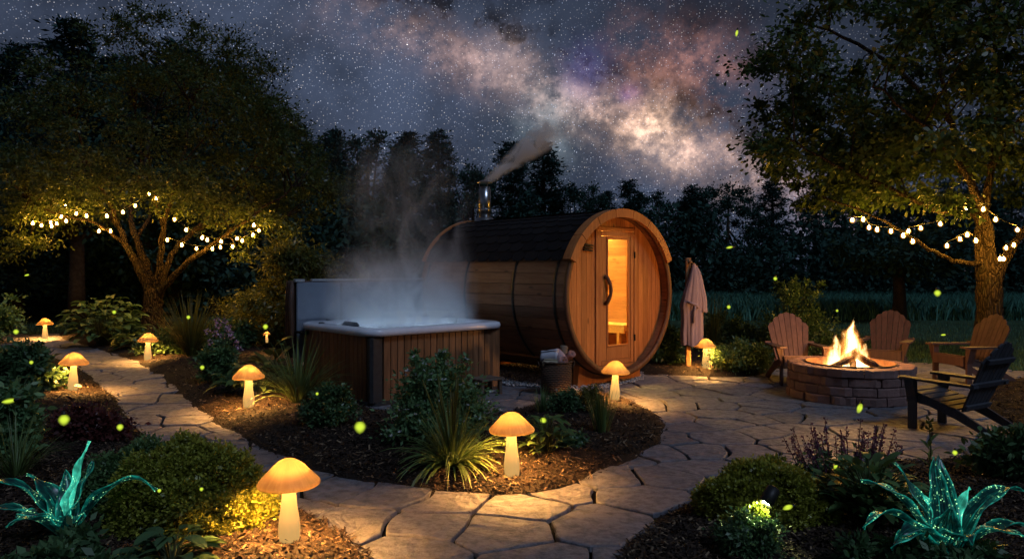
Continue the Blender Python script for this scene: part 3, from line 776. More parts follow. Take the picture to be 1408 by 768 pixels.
# ------------------------------------------------------------------ barrel sauna
SF = Vector((1.46, 10.0, 0)); SA = math.atan2(.667, .745)
def sauna():
    t = thing('barrel_sauna', 'cedar barrel sauna with black shingled roof and lit glass door', 'sauna', SF, SA)
    ZC = 1.21; Ro = 1.10; Ri = 1.05; Lb = 3.12
    # local frame: y runs back along the barrel, x to the right of its front
    mb = MB(); ns = 46
    for k in range(ns):
        a0 = 2 * PI * (k + .02) / ns; a1 = 2 * PI * (k + .98) / ns; i0 = 2 * PI * (k - .03) / ns; i1 = 2 * PI * (k + .995) / ns
        v = []
        for y in (0., Lb):
            for (r, a) in ((Ri, i0), (Ri, i1), (Ro, a1), (Ro, a0)): v.append((r * math.cos(a), y + rng.uniform(-.002, .002), ZC + r * math.sin(a)))
        mb.add(v, [(0, 1, 2, 3), (7, 6, 5, 4), (3, 2, 6, 7), (1, 0, 4, 5), (0, 3, 7, 4), (2, 1, 5, 6)])
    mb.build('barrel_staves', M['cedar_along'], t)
    # stave ends ring (dark weathered rim at the front)
    mb = MB(); n = 64; v = []; f = []
    for k in range(n):
        a = 2 * PI * k / n
        for (r, y) in ((Ri - .012, -.004), (Ro + .004, -.004), (Ro + .004, -.045), (Ri - .012, -.045)): v.append((r * math.cos(a), y, ZC + r * math.sin(a)))
    for k in range(n):
        a = k * 4; b = ((k + 1) % n) * 4
        for j in range(4): f.append((a + j, a + (j + 1) % 4, b + (j + 1) % 4, b + j))
    mb.add(v, f); mb.build('front_rim', M['dark_ring'], t, True)
    # wide roof trim of curved boards
    def arc_board(mb, a0, a1, r0, r1, y0, y1, nn=6):
        v = []; 
        for k in range(nn + 1):
            a = a0 + (a1 - a0) * k / nn
            for (r, y) in ((r0, y0), (r1, y0), (r1, y1), (r0, y1)): v.append((r * math.cos(a), y, ZC + r * math.sin(a)))
        f = [(0, 1, 2, 3), tuple(nn * 4 + j for j in (3, 2, 1, 0))]
        for k in range(nn):
            for j in range(4): f.append((k * 4 + j, (k + 1) * 4 + j, (k + 1) * 4 + (j + 1) % 4, k * 4 + (j + 1) % 4))
        mb.add(v, f)
    mb = MB(); A0, A1 = R(24), R(156); ks = 7
    for k in range(ks): arc_board(mb, A0 + (A1 - A0) * k / ks + .004, A0 + (A1 - A0) * (k + 1) / ks - .004, 1.04, 1.152, -.088, -.048)
    for k in range(ks): arc_board(mb, A0 + (A1 - A0) * k / ks + .004, A0 + (A1 - A0) * (k + 1) / ks - .004, 1.120, 1.150, -.046, .06)
    mb.build('roof_trim', M['cedar_trim'], t)
    mb = MB()
    for k in range(ks): arc_board(mb, A0 + (A1 - A0) * k / ks + .004, A0 + (A1 - A0) * (k + 1) / ks - .004, 1.118, 1.150, Lb - .04, Lb + .03)
    mb.build('rear_trim', M['cedar_trim'], t)
    # shingles: overlapping tabs in courses up each side of the ridge
    sh = NT('black_shingle'); isl = sh.island(); nz_ = sh.noise(sh.coord('Object'), 120, 3, .8)
    c = sh.mix(isl, (.006, .006, .008), (.014, .014, .016)); shm = sh.done(sh.pbr(c, .85, sh.bump(nz_, .5, .004), spec=.15))
    mb = MB(); dth = R(7.6); tw = .25; y0 = .062
    for side in (0, 1):
        for row in range(9):
            th0 = R(23.6) + row * dth
            yy = y0 - (tw / 2 if row % 2 else 0)
            while yy < Lb - .045:
                ya, yb = max(yy + .004, y0), min(yy + tw - .004, Lb - .045); yy += tw
                if yb - ya < .02: continue
                chs = (yb - ya) * .22
                prof = [(ya, th0 + dth * .30), (ya + chs, th0), (yb - chs, th0), (yb, th0 + dth * .30), (yb, min(th0 + dth * 1.5, PI / 2)), (ya, min(th0 + dth * 1.5, PI / 2))]
                lift = rng.uniform(0, .003); v = []
                for (y, th) in prof:
                    fr = (th - th0) / (dth * 1.5); r = 1.124 + .011 * (1 - fr) + lift
                    tt = PI - th if side else th
                    v.append((r * math.cos(tt), y, ZC + r * math.sin(tt)))
                v += [(p[0] * .994, p[1], ZC + (p[2] - ZC) * .994) for p in v]
                f = [(0, 1, 2, 3, 4, 5)] + [(k, (k + 1) % 6, 6 + (k + 1) % 6, 6 + k) for k in range(6)]
                mb.add(v, f)
    # ridge strips
    yy = y0
    while yy < Lb - .06:
        v = []
        for y in (yy, min(yy + .245, Lb - .045)):
            for k in range(5):
                th = PI / 2 + (k - 2) * R(4); r = 1.141 + (.004 if y == yy else 0); v.append((r * math.cos(th), y, ZC + r * math.sin(th)))
        mb.add(v, [(k, k + 1, k + 6, k + 5) for k in range(4)]); yy += .24
    rf = mb.build('shingle_roof', shm, t)
    mb = MB(); arc_board(mb, R(24), R(156), 1.101, 1.116, .0, Lb - .002, 40); mb.build('roof_deck', M['dark_ring'], t)
    # metal bands round the lower half
    for y in (.16, .95, 2.0, 2.95):
        mb = MB(); arc_board(mb, R(156), R(384), 1.1015, 1.108, y - .022, y + .022, 50); mb.build('metal_band', M['metal_band'], t, True)
    # front wall of upright boards
    yf = .10; Rw = 1.047; DX0, DX1, DZ0, DZ1 = -.36, .42, .235, 2.09
    mb = MB(); w = .098; x = -Rw + .004
    def board(xa, xb, za, zb):
        n_ = 1
        def top(xx, s): return ZC + s * math.sqrt(max(0, Rw ** 2 - xx ** 2))
        zaL = top(xa, -1) if za is None else za; zaR = top(xb, -1) if za is None else za
        zbL = top(xa, 1) if zb is None else zb; zbR = top(xb, 1) if zb is None else zb
        if zbL - zaL < .005 and zbR - zaR < .005: return
        g_ = .0025; v = []
        for y in (yf, yf + .035):
            gg = g_ if y == yf else 0
            v += [(xa + gg, y, zaL), (xb - gg, y, zaR), (xb - gg, y, zbR), (xa + gg, y, zbL)]
        mb.add(v, [(0, 1, 2, 3), (7, 6, 5, 4), (0, 4, 5, 1), (1, 5, 6, 2), (2, 6, 7, 3), (3, 7, 4, 0)])
    while x < Rw - .006:
        xb = min(x + w, Rw - .004)
        for c0, c1, inside in ((x, min(xb, DX0), 0), (max(x, DX0), min(xb, DX1), 1), (max(x, DX1), xb, 0)):
            if c1 - c0 < .004: continue
            if inside: board(c0, c1, None, DZ0); board(c0, c1, DZ1, None)
            else: board(c0, c1, None, None)
        x = xb
    mb.build('front_wall', M['cedar'], t)
    # casing round the door, set proud of the boards
    def frame(mb, x0, x1, z0, z1, wd, y0, y1, bev=.004):
        mb.box(((x0 + wd / 2), (y0 + y1) / 2, (z0 + z1) / 2), (wd, y1 - y0, z1 - z0), bev=bev)
        mb.box(((x1 - wd / 2), (y0 + y1) / 2, (z0 + z1) / 2), (wd, y1 - y0, z1 - z0), bev=bev)
        mb.box(((x0 + x1) / 2, (y0 + y1) / 2, z1 - wd / 2), (x1 - x0 - 2 * wd - .002, y1 - y0, wd), bev=bev)
        mb.box(((x0 + x1) / 2, (y0 + y1) / 2, z0 + wd / 2), (x1 - x0 - 2 * wd - .002, y1 - y0, wd), bev=bev)
    mb = MB(); frame(mb, DX0 - .035, DX1 + .035, DZ0 - .03, DZ1 + .03, .05, yf - .022, yf + .05); mb.build('door_casing', M['cedar_trim'], t)
    dr = MB(); frame(dr, DX0 + .02, DX1 - .02, DZ0 + .025, DZ1 - .025, .062, yf - .012, yf + .03)
    # wide stiles round the glass
    gx0, gx1, gz0, gz1 = -.145, .285, .52, 1.96
    dr.box(((DX0 + .083 + gx0 - .02) / 2, yf + .012, 1.16), (gx0 - .02 - DX0 - .085, .034, DZ1 - DZ0 - .18), bev=.003)
    dr.box(((DX1 - .083 + gx1 + .02) / 2, yf + .012, 1.16), (DX1 - .085 - gx1 - .02, .034, DZ1 - DZ0 - .18), bev=.003)
    xm, xw = (gx0 + gx1) / 2, gx1 - gx0 + .036
    dr.box((xm, yf + .012, (DZ0 + .09 + gz0 - .02) / 2), (xw, .034, gz0 - .02 - DZ0 - .092), bev=.003)
    dr.box((xm, yf + .012, (DZ1 - .09 + gz1 + .02) / 2), (xw, .034, DZ1 - .092 - gz1 - .02), bev=.003)
    door = dr.build('door', M['cedar_trim'], t)
    mb = MB(); frame(mb, gx0 - .018, gx1 + .018, gz0 - .018, gz1 + .018, .022, yf - .016, yf + .02, .003); mb.build('glass_bead', M['cedar_trim'], door)
    gl = NT('door_glass')
    tr = gl.n('ShaderNodeBsdfTransparent', {'Color': (.96, .95, .92, 1)}).outputs[0]; gs = gl.n('ShaderNodeBsdfGlossy', {'Roughness': .02}).outputs[0]
    glm = gl.done(gl.n('ShaderNodeMixShader', {0: .05, 1: tr, 2: gs}).outputs[0])
    mb = MB(); mb.box((xm, yf + .006, (gz0 + gz1) / 2), (gx1 - gx0 - .006, .006, gz1 - gz0 - .006)); mb.build('glass_pane', glm, door)
    mb = MB(); mb.tube([(-.205, yf - .012, 1.08), (-.19, yf - .05, 1.12), (-.165, yf - .075, 1.20), (-.155, yf - .08, 1.27), (-.165, yf - .075, 1.34), (-.19, yf - .05, 1.42), (-.205, yf - .012, 1.46)], [.028, .026, .024, .026, .024, .026, .028], 10)
    mb.build('handle', M['dark_ring'], door, True)
    for z in (.6, 1.75):
        mb = MB(); mb.box((DX1 - .012, yf - .026, z), (.02, .02, .09), bev=.003); mb.build('hinge', M['iron'], door)
    mb = MB()
    for k in range(3): mb.box((-.55 + .008 * k, yf - .016, 1.80 + .034 * k), (.17, .03, .022), Matrix.Rotation(R(4), 3, 'Y'), bev=.003)
    mb.build('vent', M['iron'], t)
    # inside: back wall, floor, bench
    mb = MB(); z = .30; yb = 1.75
    while z < 2.2:
        zz = min(z + .118, 2.22); hw = math.sqrt(max(.01, 1.04 ** 2 - max(abs(z - ZC), abs(zz - ZC)) ** 2)); mb.box((0, yb, (z + zz) / 2), (hw * 2, .03, zz - z - .005), bev=.003); z = zz
    mb.build('inner_wall', M['inner_wood'], t)
    mb = MB()
    for k in range(9): mb.box((-.62 + k * .155, .96, .34), (.145, 1.5, .03), bev=.003)
    mb.build('inner_floor', M['cedar_along'], t)
    mb = MB()
    for k in range(4): mb.box((.64 + k * .1 - .15, 1.0, .74), (.09, 1.4, .03), bev=.003)
    mb.box((.46, 1.0, .68), (.03, 1.4, .09)); mb.box((.46, .4, .5), (.05, .05, .3)); mb.box((.46, 1.55, .5), (.05, .05, .3))
    mb.build('bench', M['inner_wood'], t)
    mb = MB(); mb.lathe([(.0, .0), (.07, .0), (.075, .03), (.06, .06), (.02, .075), (0.001, .075)], 16, c=(.32, 1.0, 1.98), cap0=False, cap1=False)
    lampm = emis('sauna_lamp', (1, .66, .15), 900.); mb.build('ceiling_lamp', lampm, t, True)
    mb = MB(); mb.lathe([(.001, .0), (.06, .0), (.06, .03), (.001, .05)], 14, c=(-.3, 1.1, 2.0), cap0=False, cap1=False); mb.build('ceiling_lamp', lampm, t, True)
    # rear wall
    mb = MB(); x = -Rw + .004
    yf = Lb - .12; mb_keep = mb
    while x < Rw - .006:
        xb = min(x + w, Rw - .004); board(x, xb, None, None); x = xb
    mb.build('rear_wall', M['cedar'], t)
    # cradles
    for y in (.22, 2.55):
        mb = MB(); v = []; n = 12
        for yy in (y - .05, y + .05):
            for k in range(n + 1):
                xx = -.62 + 1.24 * k / n; v.append((xx, yy, ZC - math.sqrt(1.112 ** 2 - xx ** 2)))
            v += [(.66, yy, -.02), (-.66, yy, -.02)]
        m_ = n + 3; f = [tuple(range(m_)), tuple(range(2 * m_ - 1, m_ - 1, -1))] + [(k, m_ + k, m_ + (k + 1) % m_, (k + 1) % m_) for k in range(m_)]
        mb.add(v, f); mb.build('cradle', M['cedar_trim'], t)
    # stove pipe
    cp = bpy.data.objects.new('chimney', None); COL.objects.link(cp); cp.parent = t; cp.location = (0, 2.86, 2.30)
    mb = MB(); mb.lathe([(.19, -.02), (.185, .03), (.13, .09), (.115, .10)], 20); mb.build('flashing', M['steel'], cp, True)
    mb = MB(); mb.lathe([(.098, .08), (.098, .56), (.085, .565), (.085, .60)], 20); mb.build('pipe', M['steel'], cp, True)
    mb = MB(); mb.lathe([(.104, .20), (.107, .205), (.107, .235), (.104, .24)], 20); mb.build('pipe_collar', M['steel'], cp, True)
    mb = MB(); mb.lathe([(.06, .655), (.125, .66), (.128, .672), (.05, .705), (.002, .715)], 20, cap1=False)
    for k in range(3): a = k * 2.1 + .4; mb.tube([(.082 * math.cos(a), .082 * math.sin(a), .59), (.09 * math.cos(a), .09 * math.sin(a), .665)], .006, 5)
    mb.build('rain_cap', M['steel'], cp, False)
    return t
sauna()

# ------------------------------------------------------------------ hot tub
TC = Vector((-1.59, 8.32, 0)); TL, TD, TH = 1.95, 1.68, .86
def rrect(x0, x1, y0, y1, r, z, n=6):
    pts = []
    for (cx, cy_, a0) in ((x1 - r, y1 - r, 0), (x0 + r, y1 - r, PI / 2), (x0 + r, y0 + r, PI), (x1 - r, y0 + r, 1.5 * PI)):
        for k in range(n + 1):
            a = a0 + PI / 2 * k / n; pts.append((cx + r * math.cos(a), cy_ + r * math.sin(a), z))
    return pts
def loft(mb, loops, cap0=False, cap1=False):
    n = len(loops[0]); v = [p for l in loops for p in l]
    f = [(i * n + k, i * n + (k + 1) % n, (i + 1) * n + (k + 1) % n, (i + 1) * n + k) for i in range(len(loops) - 1) for k in range(n)]
    if cap0: f.append(tuple(range(n - 1, -1, -1)))
    if cap1: f.append(tuple((len(loops) - 1) * n + k for k in range(n)))
    mb.add(v, f)
def tub():
    t = thing('hot_tub', 'square hot tub with brown slatted cabinet, pale rim and steaming water', 'hot tub', TC, SA)
    x0, x1, y0, y1 = 0., TL, 0., TD
    mb = MB(); n = 17; w = (TL - .36) / n
    for k in range(n): mb.box((.18 + w * (k + .5), .03, .41), (w - .006, .03, .74), bev=.005)
    m = 15; w2 = (TD - .24) / m
    for k in range(m):
        mb.box((.03, .12 + w2 * (k + .5), .41), (.03, w2 - .006, .74), bev=.005); mb.box((TL - .03, .12 + w2 * (k + .5), .41), (.03, w2 - .006, .74), bev=.005)
    for k in range(n): mb.box((.18 + w * (k + .5), TD - .03, .41), (w - .006, .03, .74), bev=.005)
    mb.build('cabinet', M['tubwood'], t)
    mb = MB(); loft(mb, [rrect(.045, TL - .045, .045, TD - .045, .08, .0), rrect(.045, TL - .045, .045, TD - .045, .08, .775)]); mb.build('inner_casing', M['tubdark'], t)
    for (x, y, mm) in ((.09, .055, 'tubdark'), (TL - .09, .055, 'tubwood'), (.09, TD - .055, 'tubwood'), (TL - .09, TD - .055, 'tubwood')):
        mb = MB(); mb.box((x, y, .40), (.17, .11, .78), bev=.03); mb.build('corner_post', M[mm], t)
    mb = MB(); loft(mb, [rrect(-.01, TL + .01, -.01, TD + .01, .16, .0), rrect(-.01, TL + .01, -.01, TD + .01, .16, .045)], True, True); mb.build('plinth', M['tubdark'], t)
    # acrylic shell
    mb = MB(); e = .05
    loft(mb, [rrect(-.0, TL, -.0, TD, .2, .785), rrect(-e, TL + e, -e, TD + e, .22, .79), rrect(-e - .008, TL + e + .008, -e - .008, TD + e + .008, .225, .83), rrect(-e, TL + e, -e, TD + e, .22, .862), rrect(-e + .04, TL + e - .04, -e + .04, TD + e - .04, .2, .876),
              rrect(.11, TL - .11, .11, TD - .11, .2, .872), rrect(.145, TL - .145, .145, TD - .145, .22, .85), rrect(.165, TL - .165, .165, TD - .165, .24, .74), rrect(.26, TL - .26, .26, TD - .26, .25, .52), rrect(.42, TL - .42, .42, TD - .42, .2, .48), rrect(.5, TL - .5, .5, TD - .5, .2, .15)], False, True)
    mb.build('tub_shell', M['acrylic'], t, True)
    wt = NT('tub_water'); v = wt.coord('Object'); h = wt.noise(v, 7, 4, .6, 1.); bn = wt.bump(h, .5, .03)
    fr = wt.n('ShaderNodeFresnel', {'IOR': 1.33, 'Normal': bn}).outputs[0]
    tr = wt.n('ShaderNodeBsdfTransparent', {'Color': (.80, .90, .93, 1)}).outputs[0]; gs = wt.n('ShaderNodeBsdfGlossy', {'Roughness': .08, 'Normal': bn}).outputs[0]
    wm = wt.done(wt.n('ShaderNodeMixShader', {0: fr, 1: tr, 2: gs}).outputs[0])
    mb = MB(); loft(mb, [rrect(.158, TL - .158, .158, TD - .158, .23, .80)], False, True); mb.build('water', wm, t)
    gy = plain('grey_cushion', (.05, .06, .07), .6)
    for (x, y, rz) in ((1.18, TD - .16, 0), (.17, .75, 90), (TL - .17, .9, 90)):
        mb = MB(); mb.box((0, 0, 0), (.34, .09, .10), bev=.035); o = mb.build('head_cushion', gy, t, True, (x, y, .862)); o.rotation_euler = (0, 0, R(rz))
    for k, (x, y) in enumerate(((.35, TD - .04), (1.62, TD - .05), (TL - .04, 1.2), (.02, 1.2))): mb = MB(); mb.lathe([(.035, .0), (.038, .012), (.02, .02)], 14, c=(x, y, .873)); mb.build('control_knob', gy, t, True)
    # underwater lamps in the tub wall
    lm = emis('underwater_lamp', (.68, .82, 1.), 42.)
    for (x, y, ax) in ((.225, .84, 'X'), (TL - .225, .84, 'X'), (.97, TD - .225, 'Y'), (.97, .225, 'Y')):
        mb = MB(); mb.lathe([(.001, 0), (.06, .0), (.055, .015), (.001, .022)], 14, cap0=False, cap1=False); o = mb.build('underwater_lamp', lm, t, True, (x, y, .64))
        o.rotation_euler = (0, R(90) if x < .5 else R(-90), 0) if ax == 'X' else (R(90) if y > 1 else R(-90), 0, 0)
    # cover lifter bracket
    mb = MB(); mb.box((-.03, TD - .1, .74), (.05, .16, .045), bev=.006); mb.box((-.05, TD + .02, .74), (.03, .26, .03), bev=.005); mb.build('lifter_bracket', M['iron'], t)
    return t
tub()
def cover():
    t = thing('tub_cover', 'grey and brown tub cover folded upright behind the hot tub', 'tub cover', TC + Vector((-.667, .745, 0)) * (TD + .10) + Vector((.745, .667, 0)) * (-.06), SA)
    cg = NT('grey_vinyl'); g_ = cg.noise(cg.coord('Object'), 5, 5); cgm = cg.done(cg.pbr(cg.mix(g_, (.12, .145, .19), (.17, .20, .25)), .4, cg.bump(g_, .3, .03), spec=.5))
    br = NT('brown_vinyl'); g2 = br.noise(br.coord('Object', (1, 1, .15)), 16, 6, .65); brm = br.done(br.pbr(br.mix(g2, (.045, .022, .014), (.10, .052, .034)), .55, br.bump(g2, .8, .03), spec=.35))
    W_ = 2.03
    mb = MB(); mb.box((W_ / 2, -.008, .86), (W_ - .04, .03, 1.04), bev=.012); mb.build('inner_face', cgm, t, False)
    for xs in (.66, 1.37):
        mb = MB(); mb.box((xs, -.026, .86), (.03, .008, 1.0), bev=.003); mb.build('strap', M['wire'], t)
    mb = MB(); mb.box((W_ / 2, -.025, .90), (W_ - .08, .006, .012), bev=.002); mb.build('seam', cgm, t)
    for y in (.075, .185):
        mb = MB(); mb.box((W_ / 2, y + .012, .89), (W_, .098, 1.02), bev=.03); mb.build('cover_half', brm, t, False)
    mb = MB()
    for k in range(3): mb.tube([(-.012, .04 + .06 * k, 1.40), (-.03 + .006 * k, .05 + .06 * k, 1.1), (-.02, .03 + .07 * k, .75), (-.03, .05 + .07 * k, .42)], [.028, .035, .032, .02], 8)
    mb.build('skirt', brm, t, True)
    mb = MB(); mb.box((W_ / 2 + .1, .0, 1.408), (W_ - .25, .06, .03), bev=.01); mb.box((.06, .0, 1.403), (.14, .07, .04), bev=.01); mb.build('lifter_bar', plain('grey_bar', (.45, .47, .5), .3, .6), t)
    return t
cover()
def step():
    p = hz(668, 541); t = thing('wooden_step', 'small weathered wooden step at the right corner of the hot tub', 'step', p, SA)
    m = wood('grey_step_boards', (.09, .06, .045), (.16, .11, .08), 'X', .7)
    mb = MB(); 
    for k in range(3): mb.box((0, -.1 + .1 * k, .19), (.36, .092, .03), bev=.005)
    mb.build('tread', m, t)
    for sx in (-1, 1):
        for sy in (-1, 1): mb = MB(); mb.box((sx * .145, sy * .1, .085), (.045, .045, .175), bev=.004); mb.build('leg', m, t)
step()

# ------------------------------------------------------------------ mushroom lamps
def mush_proto():
    t = empty('mushroom_lamp')
    cp = NT('lamp_cap'); v = cp.coord('Object'); sx = cp.n('ShaderNodeSeparateXYZ', {0: v})
    an = cp.math('ARCTAN2', sx.outputs[1], sx.outputs[0]); cv = cp.n('ShaderNodeCombineXYZ', {0: cp.math('MULTIPLY', cp.math('SINE', an), 3.), 1: cp.math('MULTIPLY', cp.math('COSINE', an), 3.), 2: cp.math('MULTIPLY', sx.outputs[2], 2.)}).outputs[0]
    st = cp.noise(cv, 2.6, 5, .6); bl = cp.noise(v, 22, 5, .6)
    c = cp.mix(cp.mr(st, .35, .7), (.33, .175, .075), (.40, .225, .10)); c = cp.mix(cp.mr(bl, .45, .7, 0, .35), c, (.25, .11, .035))
    tc_ = cp.mix(cp.mr(st, .3, .7), (.0088, .0055, .0024), (.0102, .0068, .0032)); tc_ = cp.mix(cp.mr(bl, .45, .7, 0, .3), tc_, (.006, .0021, .0005))
    df = cp.pbr(c, .55, spec=.3); tr = cp.n('ShaderNodeBsdfTranslucent', {'Color': tc_}).outputs[0]
    m = cp.done(cp.n('ShaderNodeAddShader', {0: df, 1: tr}).outputs[0])
    mb = MB()
    prof = [(.152, .311), (.164, .316), (.168, .327), (.160, .343), (.138, .365), (.110, .393), (.084, .420), (.056, .443), (.028, .456), (.001, .460)]
    mb.lathe(prof, 36, lambda a, z: 1 + .018 * math.sin(3 * a + 1) + .01 * math.sin(7 * a), False, False)
    mb.build('cap', m, t, True)
    sm = NT('lamp_stem'); g_ = sm.noise(sm.coord('Object', (1, 1, .15)), 40, 5, .6)
    pb = sm.pbr(sm.mix(g_, (.11, .085, .05), (.15, .12, .075)), .6, sm.bump(g_, .2, .004), spec=.3)
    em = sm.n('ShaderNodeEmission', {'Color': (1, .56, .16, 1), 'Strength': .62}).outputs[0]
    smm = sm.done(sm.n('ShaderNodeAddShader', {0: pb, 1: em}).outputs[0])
    mb = MB(); mb.lathe([(.050, -.05), (.052, .0), (.057, .04), (.058, .08), (.053, .13), (.045, .18), (.038, .24), (.036, .29), (.036, .40)], 24, lambda a, z: 1 + .02 * math.sin(2 * a + z * 9)); mb.build('stem', smm, t, True)
    mb = MB(); n, m_ = 18, 6; v = []
    for k in range(n):
        a = 2 * PI * k / n
        for j in range(m_):
            b = 2 * PI * j / m_; r = .058 + .010 * math.cos(b); v.append((r * math.cos(a), r * math.sin(a), .374 + .010 * math.sin(b)))
    mb.add(v, [(k * m_ + j, ((k + 1) % n) * m_ + j, ((k + 1) % n) * m_ + (j + 1) % m_, k * m_ + (j + 1) % m_) for k in range(n) for j in range(m_)])
    mb.build('bulb_ring', M['lampring'], t, True)
    return t
mp = mush_proto()
MUSH = [(398, 744, 1.0, 'nearest mushroom lamp, beside the lime mound at the front left'), (704, 654, 1.0, 'mushroom lamp in front of the tall grass in the middle bed'),
        (342, 559, 1.0, 'mushroom lamp before broad leaves on the right of the left path'), (845, 549, .98, 'mushroom lamp standing in front of the sauna door'),
        (971, 512, .98, 'mushroom lamp beside the hanging robe and post'), (203, 494, .97, 'mushroom lamp below the string light tree trunk'),
        (100, 535, 1.0, 'mushroom lamp on the left of the path before yellow leaves'), (62, 465, 1.0, 'farthest mushroom lamp, at the left end of the path'),
        (367, 486, .38, 'tiny amber mushroom lamp peeking from leaves near the tub cover')]
for i, (px, py, s, lab) in enumerate(MUSH):
    o = mp if i == 0 else copy_tree(mp)
    o.location = hz(px, py) - Vector((0, 0, .004)); o.scale = (s, s, s); o.rotation_euler = (R(rng.uniform(-2, 2)), R(rng.uniform(-2, 2)), rng.uniform(0, 6))
    if i == 8: o.location.z += .22
    tag(o, lab, 'garden lamp', 'mushroom shaped garden lamps')

# ------------------------------------------------------------------ string lights
def string_lights(name, label, strands, Y0, dys):
    first = strands[0][0]; b = P3(first[0], first[1], Y0)
    t = thing(name, label, 'string lights', b); k = 0
    sockets = MB(); bulbs = []
    for si, s in enumerate(strands):
        pts = [P3(p[0], p[1], Y0 + dys[si] + .35 * math.sin(i * .8 + si)) for i, p in enumerate(s)]
        wb = MB()
        for i in range(len(pts) - 1):
            a, c = pts[i] - b, pts[i + 1] - b; up = Vector((0, 0, .075)); L = (c - a).length
            wb.tube([a + up, (a * .7 + c * .3) + up - Vector((0, 0, .05 * L)), (a * .3 + c * .7) + up - Vector((0, 0, .05 * L)), c + up], .006, 5, False)
        for p in pts: bulbs.append(p - b)
        wb.build('cord', M['wire'], t)
    bm = MB(); bm.lathe([(.001, -.024), (.012, -.021), (.018, -.012), (.020, .0), (.017, .012), (.012, .024), (.010, .036)], 10, cap0=False); p0 = None
    sm = MB(); sm.lathe([(.014, .036), (.015, .06), (.008, .078)], 8)
    gm = MB(); gm.lathe([(.046 * math.cos(a) + .0005, .046 * math.sin(a)) for a in np.linspace(-PI / 2, PI / 2, 11)], 14, cap0=False, cap1=False); g0 = None  # see-through sphere added round each bulb to carry its painted glow
    for p in bulbs:
        if p0 is None: p0 = bm.build('bulb', M['bulb'], t, True); s0 = sm.build('socket', M['wire'], p0, True); g0 = gm.build('halo_shell', M['halo_shell'], p0, True); o = p0
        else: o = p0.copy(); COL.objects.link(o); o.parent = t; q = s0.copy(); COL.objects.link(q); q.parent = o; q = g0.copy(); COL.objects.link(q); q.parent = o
        o.location = p
string_lights('string_lights', 'warm bulb string lights looped through the left tree limbs',
  [[(45, 307), (57, 310), (70, 306), (78, 308), (84, 298), (91, 304), (105, 294), (119, 297), (147, 297), (169, 292), (186, 283), (205, 267), (215, 273)],
   [(90, 284), (71, 311)], [(136, 318), (152, 318)],
   [(240, 302), (256, 316), (278, 327), (285, 330), (304, 332), (326, 328), (333, 331), (348, 323), (356, 317), (349, 310)],
   [(230, 330), (250, 337), (270, 342), (292, 342), (303, 340), (320, 339)]], 15.2, [0, -.2, .2, -.3, .2])
string_lights('string_lights', 'warm bulb string lights strung along the right tree branch',
  [[(1172, 303), (1187, 302), (1195, 313), (1206, 316), (1225, 318), (1242, 324), (1255, 332)],
   [(1249, 318), (1266, 314), (1293, 308), (1314, 292), (1329, 286), (1352, 288), (1369, 302), (1399, 316)],
   [(1302, 338), (1320, 329), (1330, 323), (1342, 331)], [(1394, 337), (1383, 341), (1380, 356), (1375, 356)]], 11.9, [-.2, .1, .1, .2])

